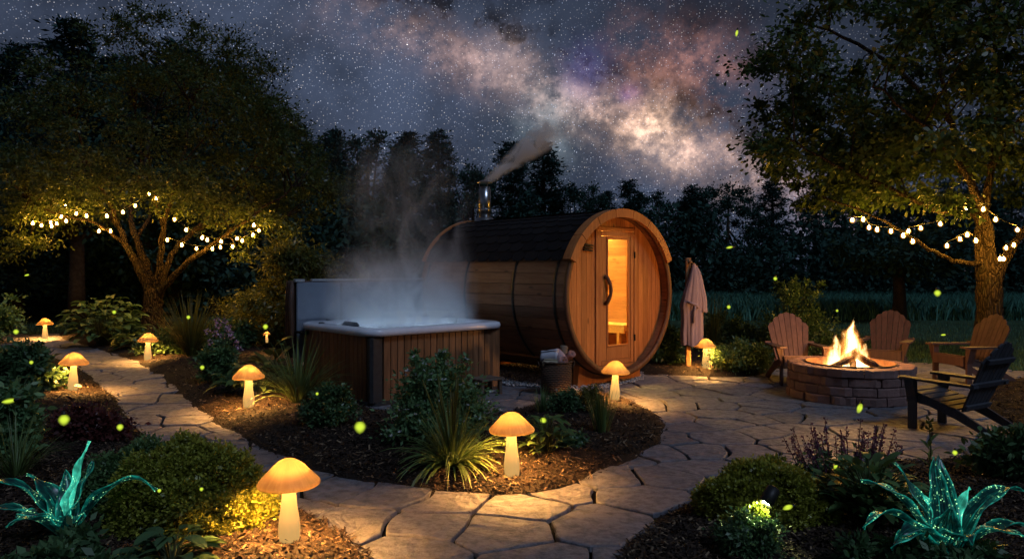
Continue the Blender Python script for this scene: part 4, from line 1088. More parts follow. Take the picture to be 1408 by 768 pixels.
# ------------------------------------------------------------------ fire pit
FP = Vector((4.12, 9.02, 0))
def firepit():
    t = thing('fire_pit', 'round fire pit of stacked reddish stone blocks on the patio', 'fire pit', FP)
    sm = NT('pit_block'); v = sm.coord('Object'); isl = sm.island(); a = sm.noise(v, 9, 7, .7); b = sm.noise(v, 60, 4, .7)
    c = sm.mix(isl, (.15, .085, .075), (.27, .16, .14)); c = sm.mix(sm.mr(a, .4, .7, 0, .6), c, (.11, .08, .075))
    h = sm.math('ADD', sm.math('MULTIPLY', a, 1.4), sm.math('MULTIPLY', b, .3)); m = sm.done(sm.pbr(c, .85, sm.bump(h, .9, .02), spec=.2))
    Ro, Ri = .715, .50
    def block(mb, a0, a1, r0, r1, z0, z1, n=5, jit=.010):
        v = []; b_ = .010
        for k in range(n + 1):
            a = a0 + (a1 - a0) * k / n; e = .985 if k in (0, n) else 1.
            j = 1 + rng.normal(0, jit)
            for (r, z) in ((r0, z0), (r1 * e * j - b_, z0 + .002), (r1 * e * j, z0 + b_), (r1 * e * j, z1 - b_), (r1 * e * j - b_, z1), (r0 + b_, z1), (r0, z1 - b_)): v.append((r * math.cos(a), r * math.sin(a), z + (rng.normal(0, .003) if z > z0 else 0)))
        q = 7; f = [tuple(range(q)), tuple(n * q + k for k in range(q - 1, -1, -1))]
        for k in range(n):
            for j in range(q): f.append((k * q + j, k * q + (j + 1) % q, (k + 1) * q + (j + 1) % q, (k + 1) * q + j))
        mb.add(v, f)
    z = 0.
    for row in range(4):
        h_ = .105 if row < 3 else .10; mb = MB(); n = 14 if row < 3 else 12; off = .5 * (row % 2) + .17 * row; a = off * 2 * PI / n; edges = []
        cut = np.cumsum(rng.uniform(.8, 1.2, n)); cut = cut / cut[-1] * 2 * PI
        prev = 0
        for c_ in cut: 
            block(mb, off + prev + .006, off + c_ - .006, Ri, (Ro - .02 if row < 3 else Ro) + rng.uniform(-.008, .008) + (.035 - .012 * row if row < 3 else 0), z, z + h_ - .004); prev = c_
        mb.build('capstones' if row == 3 else 'block_course', m, t); z += h_
    mb = MB(); v = []; n = 40
    for (r, zz) in ((.495, .02), (.495, .425), (.505, .427), (.515, .422)):
        for k in range(n): a = 2 * PI * k / n; v.append((r * math.cos(a), r * math.sin(a), zz))
    mb.add(v, [(i * n + k, i * n + (k + 1) % n, (i + 1) * n + (k + 1) % n, (i + 1) * n + k) for i in range(3) for k in range(n)])
    mb.build('liner_ring', plain('rusted_liner', (.16, .08, .045), .6, .6, nz=.4), t, True)
    mb = MB(); n = 30; mb.add([(0, 0, .24)] + [(.49 * math.cos(2 * PI * k / n), .49 * math.sin(2 * PI * k / n), .20 + .02 * math.sin(5 * k)) for k in range(n)], [(0, 1 + k, 1 + (k + 1) % n) for k in range(n)])
    am = NT('ember_bed'); vv = am.coord('Object'); e = am.noise(vv, 14, 5, .7); 
    em = am.n('ShaderNodeEmission', {'Color': (1, .22, .03, 1)}); am.link(am.mr(e, .5, .68, 0., 5.), em.inputs[1])
    mb.build('embers', am.done(am.n('ShaderNodeAddShader', {0: am.pbr((.03, .025, .022), .9), 1: em.outputs[0]}).outputs[0]), t)
    # logs
    lm = NT('charred_log'); g1 = lm.noise(lm.coord('Object', (1, 1, .3)), 22, 6, .7); c1 = lm.mix(lm.mr(g1, .4, .65), (.012, .010, .009), (.09, .05, .03))
    lmm = lm.done(lm.pbr(c1, .9, lm.bump(g1, .9, .015)))
    for (p0, p1, lab, r) in (((-.40, -.14, .31), (.10, -.02, .52), 'charred log leaning left in the fire pit', .042), ((.40, -.18, .30), (.04, -.04, .52), 'charred log leaning right in the fire pit', .045),
                     ((-.12, -.38, .30), (.06, .06, .47), 'charred log pointing to the front of the fire pit', .04), ((-.20, .28, .28), (.06, -.06, .56), 'charred log at the back of the fire pit', .045), ((.30, .24, .27), (-.10, -.02, .44), 'short charred log low behind the flames', .04)):
        mb = MB(); a = Vector(p0); b = Vector(p1); q = [(b - a) * (i / 6) + Vector(rng.normal(0, .004, 3)) for i in range(7)]; mb.tube(q, [r * rng.uniform(.88, 1.1) for _ in range(7)], 10)
        o = mb.build('log', lmm, None, False, FP + a); tag(o, lab, 'log', 'charred logs in the fire pit')
    # flames: lean glowing tongues filled with burning gas
    fl = thing('fire', 'bright orange campfire flames rising from the logs', 'fire', FP + Vector((0, 0, .27)))
    def flame(dx, dy, h, r, seed, lean, dens):
        fm = NT('flame_gas'); tcn = fm.n('ShaderNodeTexCoord'); ge = fm.n('ShaderNodeSeparateXYZ', {0: tcn.outputs['Object']})
        u = fm.math('DIVIDE', ge.outputs[2], h)                        # 0 at the logs, 1 at the tip
        sway = fm.n('ShaderNodeTexNoise', {'Vector': fm.coord('Object', (1.3, 1.3, 1.)), 'Scale': 4.5, 'Detail': 3.})
        sw = fm.n('ShaderNodeVectorMath', {0: sway.outputs['Color'], 1: (.5, .5, .5)}, operation='SUBTRACT')
        sc_ = fm.n('ShaderNodeVectorMath', {0: sw.outputs[0]}, operation='SCALE'); fm.link(fm.math('MULTIPLY', u, .30), sc_.inputs['Scale'])
        xx = fm.n('ShaderNodeVectorMath', {0: tcn.outputs['Object'], 1: sc_.outputs[0]}, operation='ADD'); xs = fm.n('ShaderNodeSeparateXYZ', {0: xx.outputs[0]})
        x = fm.math('SUBTRACT', xs.outputs[0], fm.math('MULTIPLY', u, lean)); rad = fm.math('SQRT', fm.math('ADD', fm.math('POWER', x, 2.), fm.math('POWER', xs.outputs[1], 2.)))
        lim = fm.math('MULTIPLY', fm.math('POWER', fm.math('MAXIMUM', fm.math('SUBTRACT', 1.02, u), 0.001), .75), r)
        k = fm.math('SUBTRACT', 1., fm.math('DIVIDE', rad, lim))
        str_ = fm.noise(fm.coord('Object', (17, 17, 3.2)), 1.7, 5, .65, .8)
        kk = fm.math('ADD', k, fm.math('MULTIPLY', fm.math('SUBTRACT', str_, .55), fm.math('ADD', .8, fm.math('MULTIPLY', u, 2.2))))
        d = fm.mr(kk, .02, .75); d2 = fm.math('POWER', d, 1.6)
        col = fm.ramp(d, [(0, (1, .16, .015)), (.4, (1, .30, .035)), (.75, (1, .55, .14)), (1, (1, .80, .42))])
        em = fm.n('ShaderNodeEmission', {'Color': col}); fm.link(fm.math('MULTIPLY', d2, dens), em.inputs[1]); fm.link(em.outputs[0], fm.out.inputs['Volume'])
        mb = MB(); prof = [(r * .75, -.02), (r * 1.25, h * .08), (r * 1.45, h * .3), (r * 1.4, h * .6), (r * 1.1, h * .85), (r * .5, h * 1.1)]
        mb.lathe(prof, 14); mb.v = [(x_ + lean * max(0, z_ / h), y_, z_) for x_, y_, z_ in mb.v]
        o = mb.build('flame', fm.m, fl, False, (dx, dy, .02)); return o
    flame(.05, .02, .64, .27, 1, -.03, 42.); flame(-.18, .04, .46, .22, 2, .03, 30.); flame(.21, .08, .36, .17, 3, -.02, 26.)
    for (x, y, z, e) in ((.05, -.0, .34, 95.), (-.15, .03, .22, 35.)):
        l = bpy.data.lights.new('fire_light', 'POINT'); l.energy = e; l.color = (1, .46, .13); l.shadow_soft_size = .10
        o = bpy.data.objects.new('fire_light', l); COL.objects.link(o); o.parent = fl; o.location = (x, y, z)
firepit()

# ------------------------------------------------------------------ adirondack chairs (front towards local -y)
def chair(m, label, loc, face, s=1.):
    rz = math.atan2(face[0], -face[1])
    t = thing('adirondack_chair', label, 'chair', (loc[0], loc[1], 0), rz, 'slatted chairs around the fire pit'); t.scale = (s, s, s)
    RX = lambda a: Matrix.Rotation(R(a), 3, 'X')
    def plank(mb, pts, th, axis='x', c=0.):
        """outline in the y-z plane extruded along x"""
        n = len(pts); v = [(c - th / 2, y, z) for y, z in pts] + [(c + th / 2, y, z) for y, z in pts]
        mb.add(v, [tuple(range(n)), tuple(range(2 * n - 1, n - 1, -1))] + [(k, n + k, n + (k + 1) % n, (k + 1) % n) for k in range(n)])
    for sx in (-1, 1):
        mb = MB(); plank(mb, [(-.36, .30), (-.36, .40), (-.15, .365), (.18, .26), (.42, .13), (.60, .045), (.64, .0), (.47, .0), (.38, .07), (.15, .17), (-.12, .265)], .028, c=sx * .262); mb.build('rear_leg', m, t)
        mb = MB(); mb.box((sx * .293, -.30, .268), (.03, .095, .536), bev=.004); mb.build('front_leg', m, t)
        # arm: paddle shaped board
        mb = MB(); o = [(-.055, -.41), (.045, -.43), (.085, -.40), (.095, -.28), (.075, .05), (.05, .36), (-.03, .37), (-.045, 0), (-.05, -.3)]
        pts = [(sx * (.30 + x), y) for x, y in o]; n = len(pts); v = [(x, y, .537 - (y + .4) * .02) for x, y in pts] + [(x, y, .562 - (y + .4) * .02) for x, y in pts]
        mb.add(v, [tuple(range(n)), tuple(range(2 * n - 1, n - 1, -1))] + [(k, n + k, n + (k + 1) % n, (k + 1) % n) for k in range(n)]); mb.build('armrest', m, t)
        mb = MB(); plank(mb, [(-.255, .37), (-.25, .534), (-.13, .531), (-.19, .45)], .03, c=sx * .325) if 0 else mb.add([(sx * .31, -.25, .32), (sx * .31, -.35, .32), (sx * .375, -.35, .535), (sx * .375, -.25, .535), (sx * .309, -.25, .535), (sx * .309, -.35, .535)], [(0, 1, 2, 3), (1, 5, 2), (0, 3, 4), (0, 4, 5, 1), (4, 3, 2, 5)]); mb.build('arm_bracket', m, t)
    mb = MB(); mb.box((0, -.368, .345), (.55, .022, .13), bev=.004); mb.build('front_apron', m, t)
    mb = MB()
    for k in range(6):
        y = -.325 + k * .088; z = .412 - (k * .088) * .30 if k else .412
        mb.box((0, y, z), (.57, .078, .022), RX(-15), bev=.004)
    mb.build('seat', m, t)
    # fan back of seven slats
    mb = MB(); tilt = R(24); b0 = Vector((0, .17, .255)); ax = Vector((0, math.sin(tilt), math.cos(tilt))); nr = Vector((0, -math.cos(tilt), math.sin(tilt)))
    H = [.66, .74, .785, .80, .785, .74, .66]
    for k in range(7):
        q = k - 3; xb = q * .064; xt = q * .086; wb, wt = .057, .080; hh = H[k]; hl = hh - (.05 if q < 0 else 0) * abs(q) * .55 ; hr = hh - (.05 if q > 0 else 0) * abs(q) * .55
        if q == 0: hl = hr = hh - .008
        o = [(xb - wb / 2, 0), (xb + wb / 2, 0), (xt + wt / 2, hr), (xt + wt * .1, (hl + hr) / 2 + .018), (xt - wt * .1, (hl + hr) / 2 + .018), (xt - wt / 2, hl)]
        v = [b0 + Vector((x, 0, 0)) + ax * h for x, h in o] + [b0 + Vector((x, 0, 0)) + ax * h - nr * .02 for x, h in o]; n = 6
        mb.add(v, [tuple(range(n)), tuple(range(2 * n - 1, n - 1, -1))] + [(i, n + i, n + (i + 1) % n, (i + 1) % n) for i in range(n)])
    mb.build('backrest', m, t)
    for h, wd in ((.06, .50), (.33, .72), (.60, .52)):
        mb = MB(); c = b0 + ax * h - nr * .036; mb.box(c, (wd, .03, .055), RX(-24), bev=.004); mb.build('back_rail', m, t)
chair(M['chairwood'], 'brown slatted chair facing forward left of the fire', (3.90, 10.15), (-.08, -1), .94)
chair(M['chairwood'], 'brown slatted chair directly behind the flames', (5.48, 10.85), (-.58, -.8), .94)
chair(M['chairwood'], 'brown slatted chair turned left under the maple trunk', (6.25, 10.12), (-.96, -.24), .94)
chair(M['chairdark'], 'charcoal slatted chair seen from behind right of the fire', (4.27, 7.12), (-.52, .85), .9)

# ------------------------------------------------------------------ robe on its post, basket with towels
def robe():
    p = hz(946, 506); p.z -= .03
    t = thing('wooden_post', 'weathered wooden post with short top peg holding a robe', 'post', p)
    mb = MB(); mb.box((0, 0, .83), (.075, .075, 1.70), bev=.008); mb.build('post', M['postwood'], t)
    mb = MB(); mb.tube([(.0, -.03, 1.60), (.03, -.10, 1.62)], .016, 8); mb.build('peg', M['postwood'], t, True)
    rm = NT('mauve_towelling'); g_ = rm.noise(rm.coord('Object'), 70, 4, .7); c = rm.mix(rm.noise(rm.coord('Object'), 4, 4), (.36, .25, .26), (.50, .37, .38)); rmm = rm.done(rm.pbr(c, .95, rm.bump(g_, .4, .006), spec=.1))
    b = p + Vector((.05, -.07, 0))
    r = thing('bathrobe', 'mauve bathrobe hanging on the wooden post right of the sauna', 'robe', b)
    def shell(zs, rx, ry, cx_, folds, amp, ph, n=72):
        mb = MB(); v = []
        for i, z in enumerate(zs):
            f = i / (len(zs) - 1)
            for k in range(n):
                a = 2 * PI * k / n; w = 1 + amp * (.35 + f) * (math.sin(folds * a + ph + .8 * math.sin(z * 4)) * .6 + .4 * math.sin((folds * 2 + 1) * a + ph * 2 + z * 2))
                v.append((cx_[i] + rx[i] * w * math.cos(a), ry[i] * w * math.sin(a), z + .012 * math.sin(5 * a + ph) * (f > .95)))
        m = len(zs); mb.add(v, [(i * n + k, i * n + (k + 1) % n, (i + 1) * n + (k + 1) % n, (i + 1) * n + k) for i in range(m - 1) for k in range(n)] + [tuple(range(n))])
        return mb
    def sm(a, n=20):
        xs = np.linspace(0, 1, len(a)); return list(np.interp(np.linspace(0, 1, n), xs, a))
    shell(sm([1.60, 1.50, 1.35, 1.15, .95, .88, .72, .55, .36]), sm([.02, .05, .095, .15, .175, .16, .15, .155, .15]), sm([.02, .05, .08, .09, .10, .085, .09, .095, .10]), sm([.02, .03, .03, .02, .0, .0, .0, -.01, -.01]), 7, .13, .3).build('body', rmm, r, True)
    shell(sm([1.56, 1.45, 1.25, 1.05, .86], 14), sm([.02, .05, .075, .09, .085], 14), sm([.02, .05, .07, .075, .07], 14), sm([.05, .08, .10, .125, .135], 14), 5, .15, 1.3).build('sleeve', rmm, r, True)
    mb = MB(); mb.tube([(-.10, -.095, 1.02), (-.02, -.115, .99), (.03, -.12, .97), (.06, -.118, .92)], [.016, .018, .024, .014], 8); mb.tube([(.02, -.12, .98), (.0, -.125, .84), (-.01, -.12, .70)], [.016, .013, .012], 8); mb.build('belt', rmm, r, True)
robe()
def basket():
    p = Vector((.55, 9.2, 0)); t = thing('wicker_basket', 'round dark wicker basket of towels before the sauna', 'basket', p)
    wm = NT('wicker'); v = wm.coord('Object'); sx = wm.n('ShaderNodeSeparateXYZ', {0: v}); an = wm.math('ARCTAN2', sx.outputs[1], sx.outputs[0])
    row = wm.math('MULTIPLY', sx.outputs[2], 45.); wv = wm.math('SINE', wm.math('ADD', wm.math('MULTIPLY', an, 22.), wm.math('MULTIPLY', wm.math('FLOOR', row), PI)))
    h = wm.math('ADD', wm.math('MULTIPLY', wv, .5), wm.math('SINE', wm.math('MULTIPLY', row, 2 * PI))); c = wm.mix(wm.mr(h, -1, 1.2), (.045, .026, .016), (.15, .085, .05))
    wmm = wm.done(wm.pbr(c, .7, wm.bump(h, .9, .012)))
    mb = MB(); mb.lathe([(.15, 0), (.178, .02), (.19, .2), (.196, .40), (.186, .40), (.18, .2), (.165, .03), (.001, .03)], 40, None, True, False); mb.build('body', wmm, t, True)
    mb = MB(); pts = [(.193 * math.cos(a), .193 * math.sin(a), .405 + .004 * math.sin(9 * a)) for a in np.linspace(0, 2 * PI, 41)]; mb.tube(pts, .014, 8, False); mb.build('rim', wmm, t, True)
    for sx_ in (-1, 1):
        mb = MB(); mb.tube([(sx_ * .2, -.06, .33), (sx_ * .225, -.05, .40), (sx_ * .225, .05, .40), (sx_ * .2, .06, .33)], .009, 6); mb.build('handle', wmm, t, True)
    def roll(name, label, c, ax, r, L, col, seed):
        tm = NT('towel_' + name); g_ = tm.noise(tm.coord('Object'), 60, 4, .7); tmm = tm.done(tm.pbr(tm.mix(g_, tuple(k * .8 for k in col), col), .95, tm.bump(g_, .6, .01), spec=.1))
        mb = MB(); ax = Vector(ax).normalized(); u = ax.orthogonal().normalized(); w = ax.cross(u); v = []; n = 60; turns = 3.2; st = 8
        for j in range(st + 1):
            s_ = (j / st - .5) * L
            for k in range(n):
                a = 2 * PI * turns * k / (n - 1); rr = r * (.22 + .78 * k / (n - 1)) * (1 + .05 * math.sin(3 * a + seed + j)); q = ax * (s_ + .012 * math.sin(a + seed)) + (u * math.cos(a) + w * math.sin(a)) * rr
                v.append(q)
        mb.add(v, [(j * n + k, j * n + k + 1, (j + 1) * n + k + 1, (j + 1) * n + k) for j in range(st) for k in range(n - 1)])
        o = mb.build('rolled_towel', tmm, None, True, p + Vector(c)); tag(o, label, 'towel', 'rolled towels in the wicker basket')
        sd = o.modifiers.new('thick', 'SOLIDIFY'); sd.thickness = .006
    roll('white', 'plump white rolled towel at the left of the basket', (-.085, -.04, .475), (.75, -.35, .12), .078, .22, (.62, .64, .72), 0)
    roll('pink', 'pale pink rolled towel in the middle of the basket', (.05, -.06, .465), (.25, -.9, -.3), .072, .24, (.62, .42, .42), 1)
    roll('cream', 'cream rolled towel low on the left under the white one', (-.06, -.11, .395), (.9, -.3, 0), .055, .2, (.55, .47, .33), 2)
    roll('rose', 'dusky rose rolled towel at the right rim of the basket', (.135, .0, .45), (.55, -.4, .5), .052, .2, (.42, .24, .21), 3)
    roll('tan', 'tan rolled towel standing at the back of the basket', (.09, .09, .485), (.1, .1, 1), .055, .2, (.24, .19, .14), 4)
basket()

# ------------------------------------------------------------------ plants
def shrub(name, label, px, py, wpx, hpx, m, n=3000, size=.05, aspect=.5, cat='shrub', group=None, dome=.7, clumps=26, hexa=False, flowers=None, stems=True, depth=None, droop=.05, sprigs=0, Y=None):
    if Y: b = Vector(((px - CX) / FPX * Y, Y, 0))
    else: b = hz(px, py)
    sc = b.y / FPX; w = wpx * sc / 2 * 1.12; H = hpx * sc; dy = (depth or w * .8); n = int(n * 1.4)
    t = thing(name, label, cat, b - Vector((0, 0, .01)), 0, group); cs = []; rs = []
    for k in range(clumps):
        v = sph(1)[0] * rng.uniform(.15, 1) ** .5; v[2] = abs(v[2])
        f = v[2]; cs.append(np.array([v[0] * w * .82, v[1] * dy * .82, H * (.12 + .78 * f) * rng.uniform(.85, 1.05)])); rs.append(min(w, H) * rng.uniform(.16, .42))
    mb = MB()
    for c in cs[:max(8, clumps // 2)]:
        c = Vector(c); a = Vector((c.x * .15, c.y * .15, -.02)); mb.tube([a, a * .4 + c * .6 + Vector((0, 0, -.05 * H)), c], [.010, .007, .003], 5, False)
    for k in range(sprigs):
        a = rng.uniform(0, 6.28); q = rng.uniform(.0, .55); c = Vector((q * w * math.cos(a), q * dy * math.sin(a), H * rng.uniform(.92, 1.14))); cs.append(np.array(c)); rs.append(min(w, H) * .09)
        cs.append(np.array(c) * np.array([.85, .85, .86])); rs.append(min(w, H) * .16); mb.tube([(c.x * .3, c.y * .3, 0), c * .6 + Vector((0, 0, .1 * H)), c], [.006, .005, .002], 5, False)
    if stems: mb.build('stem', M['stem'], t, True)
    crown_mesh(cs, rs, n // len(cs), size, aspect, m, 'foliage', t, np.array([0, 0, 0]), hexa, droop)
    if flowers:
        fm, fn, fs, nm = flowers; P = []; D = []
        for k in range(fn):
            j = rng.integers(len(cs)); o = sph(1)[0]; o[2] = abs(o[2]); c = cs[j] + o * rs[j] * np.array([1, 1, .7])
            for q in range(6): d = sph(1)[0]; d[2] = abs(d[2]) * .7; P.append(c); D.append(d)
        V, F = leaf_arrays(np.array(P), np.array(D), np.full(len(P), fs), .7); np_mesh('flowers', V, F, fm, t)['kind'] = 'stuff'
    return t
def grass_clump(name, label, px, py, hpx, spread, m, n=140, wid=.012, cat='grass', group=None, droop=1.0, stalks=0, straw=False, Y=None, h=None):
    b = hz(px, py) if Y is None else Vector(((px - CX) / FPX * Y, Y, 0)); H = h or hpx * b.y / FPX
    t = thing(name, label, cat, b - Vector((0, 0, .01)), 0, group); mb = MB()
    for k in range(n):
        a = rng.uniform(0, 2 * PI); q = rng.uniform(0, 1) ** .6 * spread; L = H * rng.uniform(.65, 1.2); d = Vector((q * math.cos(a), q * math.sin(a), 1)); o = Vector((math.cos(a), math.sin(a), 0)) * rng.uniform(0, .07)
        mb.blade(o, d, Vector((math.sin(a), -math.cos(a), .1)).cross(d), L, wid * rng.uniform(.6, 1.3), droop * rng.uniform(.3, 1.3) * (.4 + q), 6, .2, lambda f: (1 - f) ** .6 * min(1, .5 + f * 3))
    mb.build('blades', m, t, True)
    if stalks:
        mb = MB()
        for k in range(stalks):
            a = rng.uniform(0, 2 * PI); q = rng.uniform(0, .35); L = H * rng.uniform(1.0, 1.45); e = Vector((q * math.cos(a) * L, q * math.sin(a) * L, L))
            mb.tube([(0, 0, 0), e * .5 + Vector((0, 0, .04)), e * .8, e], [.004, .004, .008, .003], 5)
        mb.build('seed_stalks', M['olive'], t, True)
    return t
def broadleaf(name, label, px, py, wpx, hpx, m, n=40, L=.16, Wd=.08, cat='plant', group=None, droop=.9, upright=.5):
    b = hz(px, py); sc = b.y / FPX; w = wpx * sc / 2; H = hpx * sc; t = thing(name, label, cat, b - Vector((0, 0, .01)), 0, group); lv = MB(); st = MB()
    for k in range(n):
        a = rng.uniform(0, 2 * PI); q = rng.uniform(.05, 1) ** .7; z = H * rng.uniform(.15, .95) * (1 - .45 * q); p = Vector((q * w * .8 * math.cos(a), q * w * .8 * math.sin(a), z))
        d = Vector((math.cos(a), math.sin(a), upright * rng.uniform(.2, 1.4))); l = L * rng.uniform(.65, 1.25)
        lv.blade(p, d, (0, 0, 1), l, Wd * l / L, droop, 6, .12, lambda f: math.sin(PI * min(1, f ** .8 * .96 + .04)) ** .8, rng.uniform(-.5, .5))
        st.tube([(p.x * .1, p.y * .1, 0), p * .6 + Vector((0, 0, H * .08)), p], [.005, .004, .003], 4, False)
    st.build('stem', M['stem'], t, True); lv.build('foliage', m, t, True); return t

# left side
shrub('dark_shrub', 'dark bluish shrub at the left edge behind the far lamp', -14, 474, 84, 104, M['bluebush'], 2600, .11, .5)
broadleaf('leafy_plant', 'tall leafy green plant left of the string light tree trunk', 142, 474, 115, 86, M['bush'], 170, .24, .15, 'plant', droop=1.1, upright=.7)
broadleaf('low_plant', 'low round leaved plant at the path beside the far lamp', 186, 478, 50, 26, M['hosta'], 60, .2, .12)
shrub('leafy_shrub', 'low green shrub behind the lamp under the string light tree', 238, 484, 90, 44, M['bush'], 2600, .10, .5)
shrub('dark_shrub', 'dark shrub at the foot of the string light tree trunk', 186, 462, 70, 36, M['darkbush'], 1800, .10)
grass_clump('ornamental_grass', 'upright fountain grass tuft right of the lamp under the tree', 262, 489, 84, .6, M['olive'], 260, .020, droop=1.0)
shrub('feathery_shrub', 'wide feathery olive shrub left of the tub cover', 345, 466, 135, 72, M['olive'], 9000, .09, .28, clumps=46)
shrub('dark_shrub', 'dark low shrub behind the pink flowers', 320, 478, 90, 45, M['darkbush'], 2600, .09)
shrub('golden_shrub', 'tall golden willowy shrub glowing beside the left string lights', 408, 440, 150, 175, M['olive'], 15000, .11, .3, clumps=70, Y=14.2, droop=-.5)
shrub('dark_shrub', 'dark rounded shrub behind the steaming tub cover', 488, 430, 115, 105, M['bush'], 5000, .12, .5, clumps=40, Y=15.5)
shrub('dark_shrub', 'dark shrub tucked between tub cover and golden shrub', 440, 440, 90, 70, M['darkbush'], 3000, .11, .5, Y=13.8)
broadleaf('broad_leaf_plant', 'broad leaved plant around the lamp right of the left path', 352, 538, 118, 50, M['hosta'], 75, .20, .10, droop=.9)
broadleaf('orange_leaf_plant', 'large bronze leaved plant behind the broad leaves', 375, 528, 60, 66, M['olive'], 16, .28, .12, droop=.7, upright=1.)
def pink():
    b = hz(305, 522); t = thing('pink_flowers', 'tall pink flowers standing behind the left path lamp', 'flowers', b); st = MB(); P = []; D = []; LP = []; LD = []
    for (px, py) in ((299, 440), (309, 441), (300, 447), (314, 449), (296, 458), (312, 452), (306, 462), (318, 463), (325, 472), (317, 458), (289, 470), (304, 492), (315, 487), (330, 480), (285, 455)):
        p = P3(px, py, b.y + rng.uniform(-.3, .3)) - b; st.tube([(p.x * .3, p.y * .3, 0), p * .6 + Vector((0, 0, .05)), p], [.006, .005, .003], 5, False)
        d = sph(26); V, F = leaf_arrays(np.array(p) + d * .02, d, np.full(26, .032), .7); np_mesh('flower_head', V, F, M['pinkfl'], t)
        for q in range(14): f = rng.uniform(.1, .85); d = sph(1)[0]; LP.append(np.array(p) * f + d * .03); LD.append(d + np.array([0, 0, -.2]))
    st.build('stem', M['stem'], t)
    V, F = leaf_arrays(np.array(LP), np.array(LD), np.full(len(LP), .09), .35); np_mesh('foliage', V, F, M['bush'], t)
pink()
shrub('feathery_shrub', 'feathery green shrub at the foot of the pink flowers', 296, 524, 66, 56, M['bush'], 2600, .08, .3)
grass_clump('ornamental_grass', 'dark arching grass clump at the left corner of the hot tub', 410, 553, 90, .75, M['grass'], 190, .017, droop=1.4)
shrub('round_shrub', 'rounded dark green shrub before the left face of the tub', 452, 584, 74, 66, M['darkbush'], 5200, .038, .55, clumps=34, flowers=(M['orangefl'], 26, .022, 'fl'))
shrub('flowering_bush', 'large blue green bush with tiny white flowers before the tub', 594, 603, 150, 104, M['bluebush'], 9500, .05, .5, clumps=80, sprigs=9, flowers=(M['whitefl'], 130, .028, 'fl'))
grass_clump('tall_grass', 'tall green daylily grass clump in front of the bush', 622, 640, 92, 1.05, M['grass'], 210, .024, droop=1.5, stalks=12)
broadleaf('lit_leaf_plant', 'leafy plant with lamp lit yellow leaves right of the middle lamp', 752, 622, 78, 66, M['hosta'], 62, .14, .055, upright=.8)
shrub('dark_shrub', 'small dark shrub in front of the wicker basket', 776, 566, 54, 42, M['darkbush'], 2600, .035, .5)
shrub('feathery_shrub', 'small feathery shrub lit by the sauna lamp', 812, 566, 46, 42, M['olive'], 2400, .035, .3)
grass_clump('spiky_grass', 'spiky dark grass tuft beside the lamp before the sauna', 827, 593, 58, .35, M['grass'], 95, .013, droop=.35)
grass_clump('spiky_grass', 'small spiky tuft left of the basket in the middle bed', 746, 566, 34, .5, M['bush'], 70, .012, droop=.3)
shrub('dark_shrub', 'low creeping plant at the right of the lit leaves', 786, 612, 40, 22, M['darkbush'], 900, .04)
# behind and right of the sauna
shrub('dark_shrub', 'dark shrub in the shade between sauna and robe', 912, 497, 60, 62, M['darkbush'], 2600, .07)
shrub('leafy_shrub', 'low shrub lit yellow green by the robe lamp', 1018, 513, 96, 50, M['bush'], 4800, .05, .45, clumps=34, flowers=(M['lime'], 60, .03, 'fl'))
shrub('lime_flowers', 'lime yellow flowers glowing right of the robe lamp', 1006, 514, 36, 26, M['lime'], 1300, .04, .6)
shrub('tall_shrub', 'tall dark shrub behind the left patio chair', 1088, 492, 122, 96, M['darkbush'], 6500, .075, .38, clumps=44, sprigs=14, Y=12.6)
shrub('dark_shrub', 'dark bushy shrub behind the robe lamp', 1008, 486, 110, 66, M['darkbush'], 3600, .07, Y=13.4)
grass_clump('tall_weed', 'single tall weed tuft right of the robe', 980, 478, 60, .2, M['olive'], 50, .02, droop=.4, Y=13., h=1.0)
# left foreground bed
shrub('dark_shrub', 'dark leafy shrub left of the path before the second lamp', 28, 535, 110, 66, M['darkbush'], 4200, .09, .5, hexa=True)
shrub('lime_flowers', 'bright yellow leaves glowing beside the second left lamp', 70, 527, 26, 24, M['lime'], 500, .05, .7)
shrub('wine_leaf_plant', 'low wine red foliage left of the path', 128, 600, 110, 50, M['red'], 4200, .05, .6, clumps=36)
shrub('dark_shrub', 'dark blue leaved shrub at the left edge of the front bed', 14, 625, 90, 112, M['bluebush'], 2400, .075, .5, hexa=True)
grass_clump('ornamental_grass', 'low dark grass at the left edge behind the glowing plant', 22, 655, 88, .7, M['grass'], 110, .011, droop=1.2)
def sedum(name, label, px, py, wpx, hpx, m, n, size, depth=None):
    b = hz(px, py); sc = b.y / FPX; w = wpx * sc / 2; H = hpx * sc; dy = depth or w * .8; t = thing(name, label, 'ground cover', b - Vector((0, 0, .01))); k = n // 9
    v = sph(k); v[:, 2] = np.abs(v[:, 2]); bump = np.array([1 + .26 * mnoise.noise(Vector(q * 2.2) + b) + .16 * mnoise.noise(Vector(q * 6) + b) for q in v])
    C = v * np.array([w, dy, H]) * (bump * (1 - .16 * rng.uniform(0, 1, k) ** 2))[:, None]
    P = np.repeat(C, 9, 0); D = nrm(np.repeat(v, 9, 0)) * .6 + rng.normal(0, .8, (k * 9, 3)); P = P + D * size * .45 * rng.uniform(.3, 1.5, (len(P), 1))
    V, F = leaf_arrays(P, D, size * rng.uniform(.5, 1.2, len(P)), .62); np_mesh('foliage', V, F, m, t)
    mb = MB()
    for i in range(40): c = Vector(C[rng.integers(k)]) * .93; mb.tube([(c.x * .2, c.y * .2, 0), c * .6 + Vector((0, 0, .02)), c], [.006, .005, .003], 4, False)
    mb.build('stem', M['stem'], t); return t
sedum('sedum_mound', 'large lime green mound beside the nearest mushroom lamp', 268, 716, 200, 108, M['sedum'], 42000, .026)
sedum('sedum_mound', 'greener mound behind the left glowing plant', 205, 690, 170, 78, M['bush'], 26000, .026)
sedum('sedum_mound', 'yellow green mound at the front of the right bed', 1052, 702, 180, 64, M['sedum'], 34000, .026)
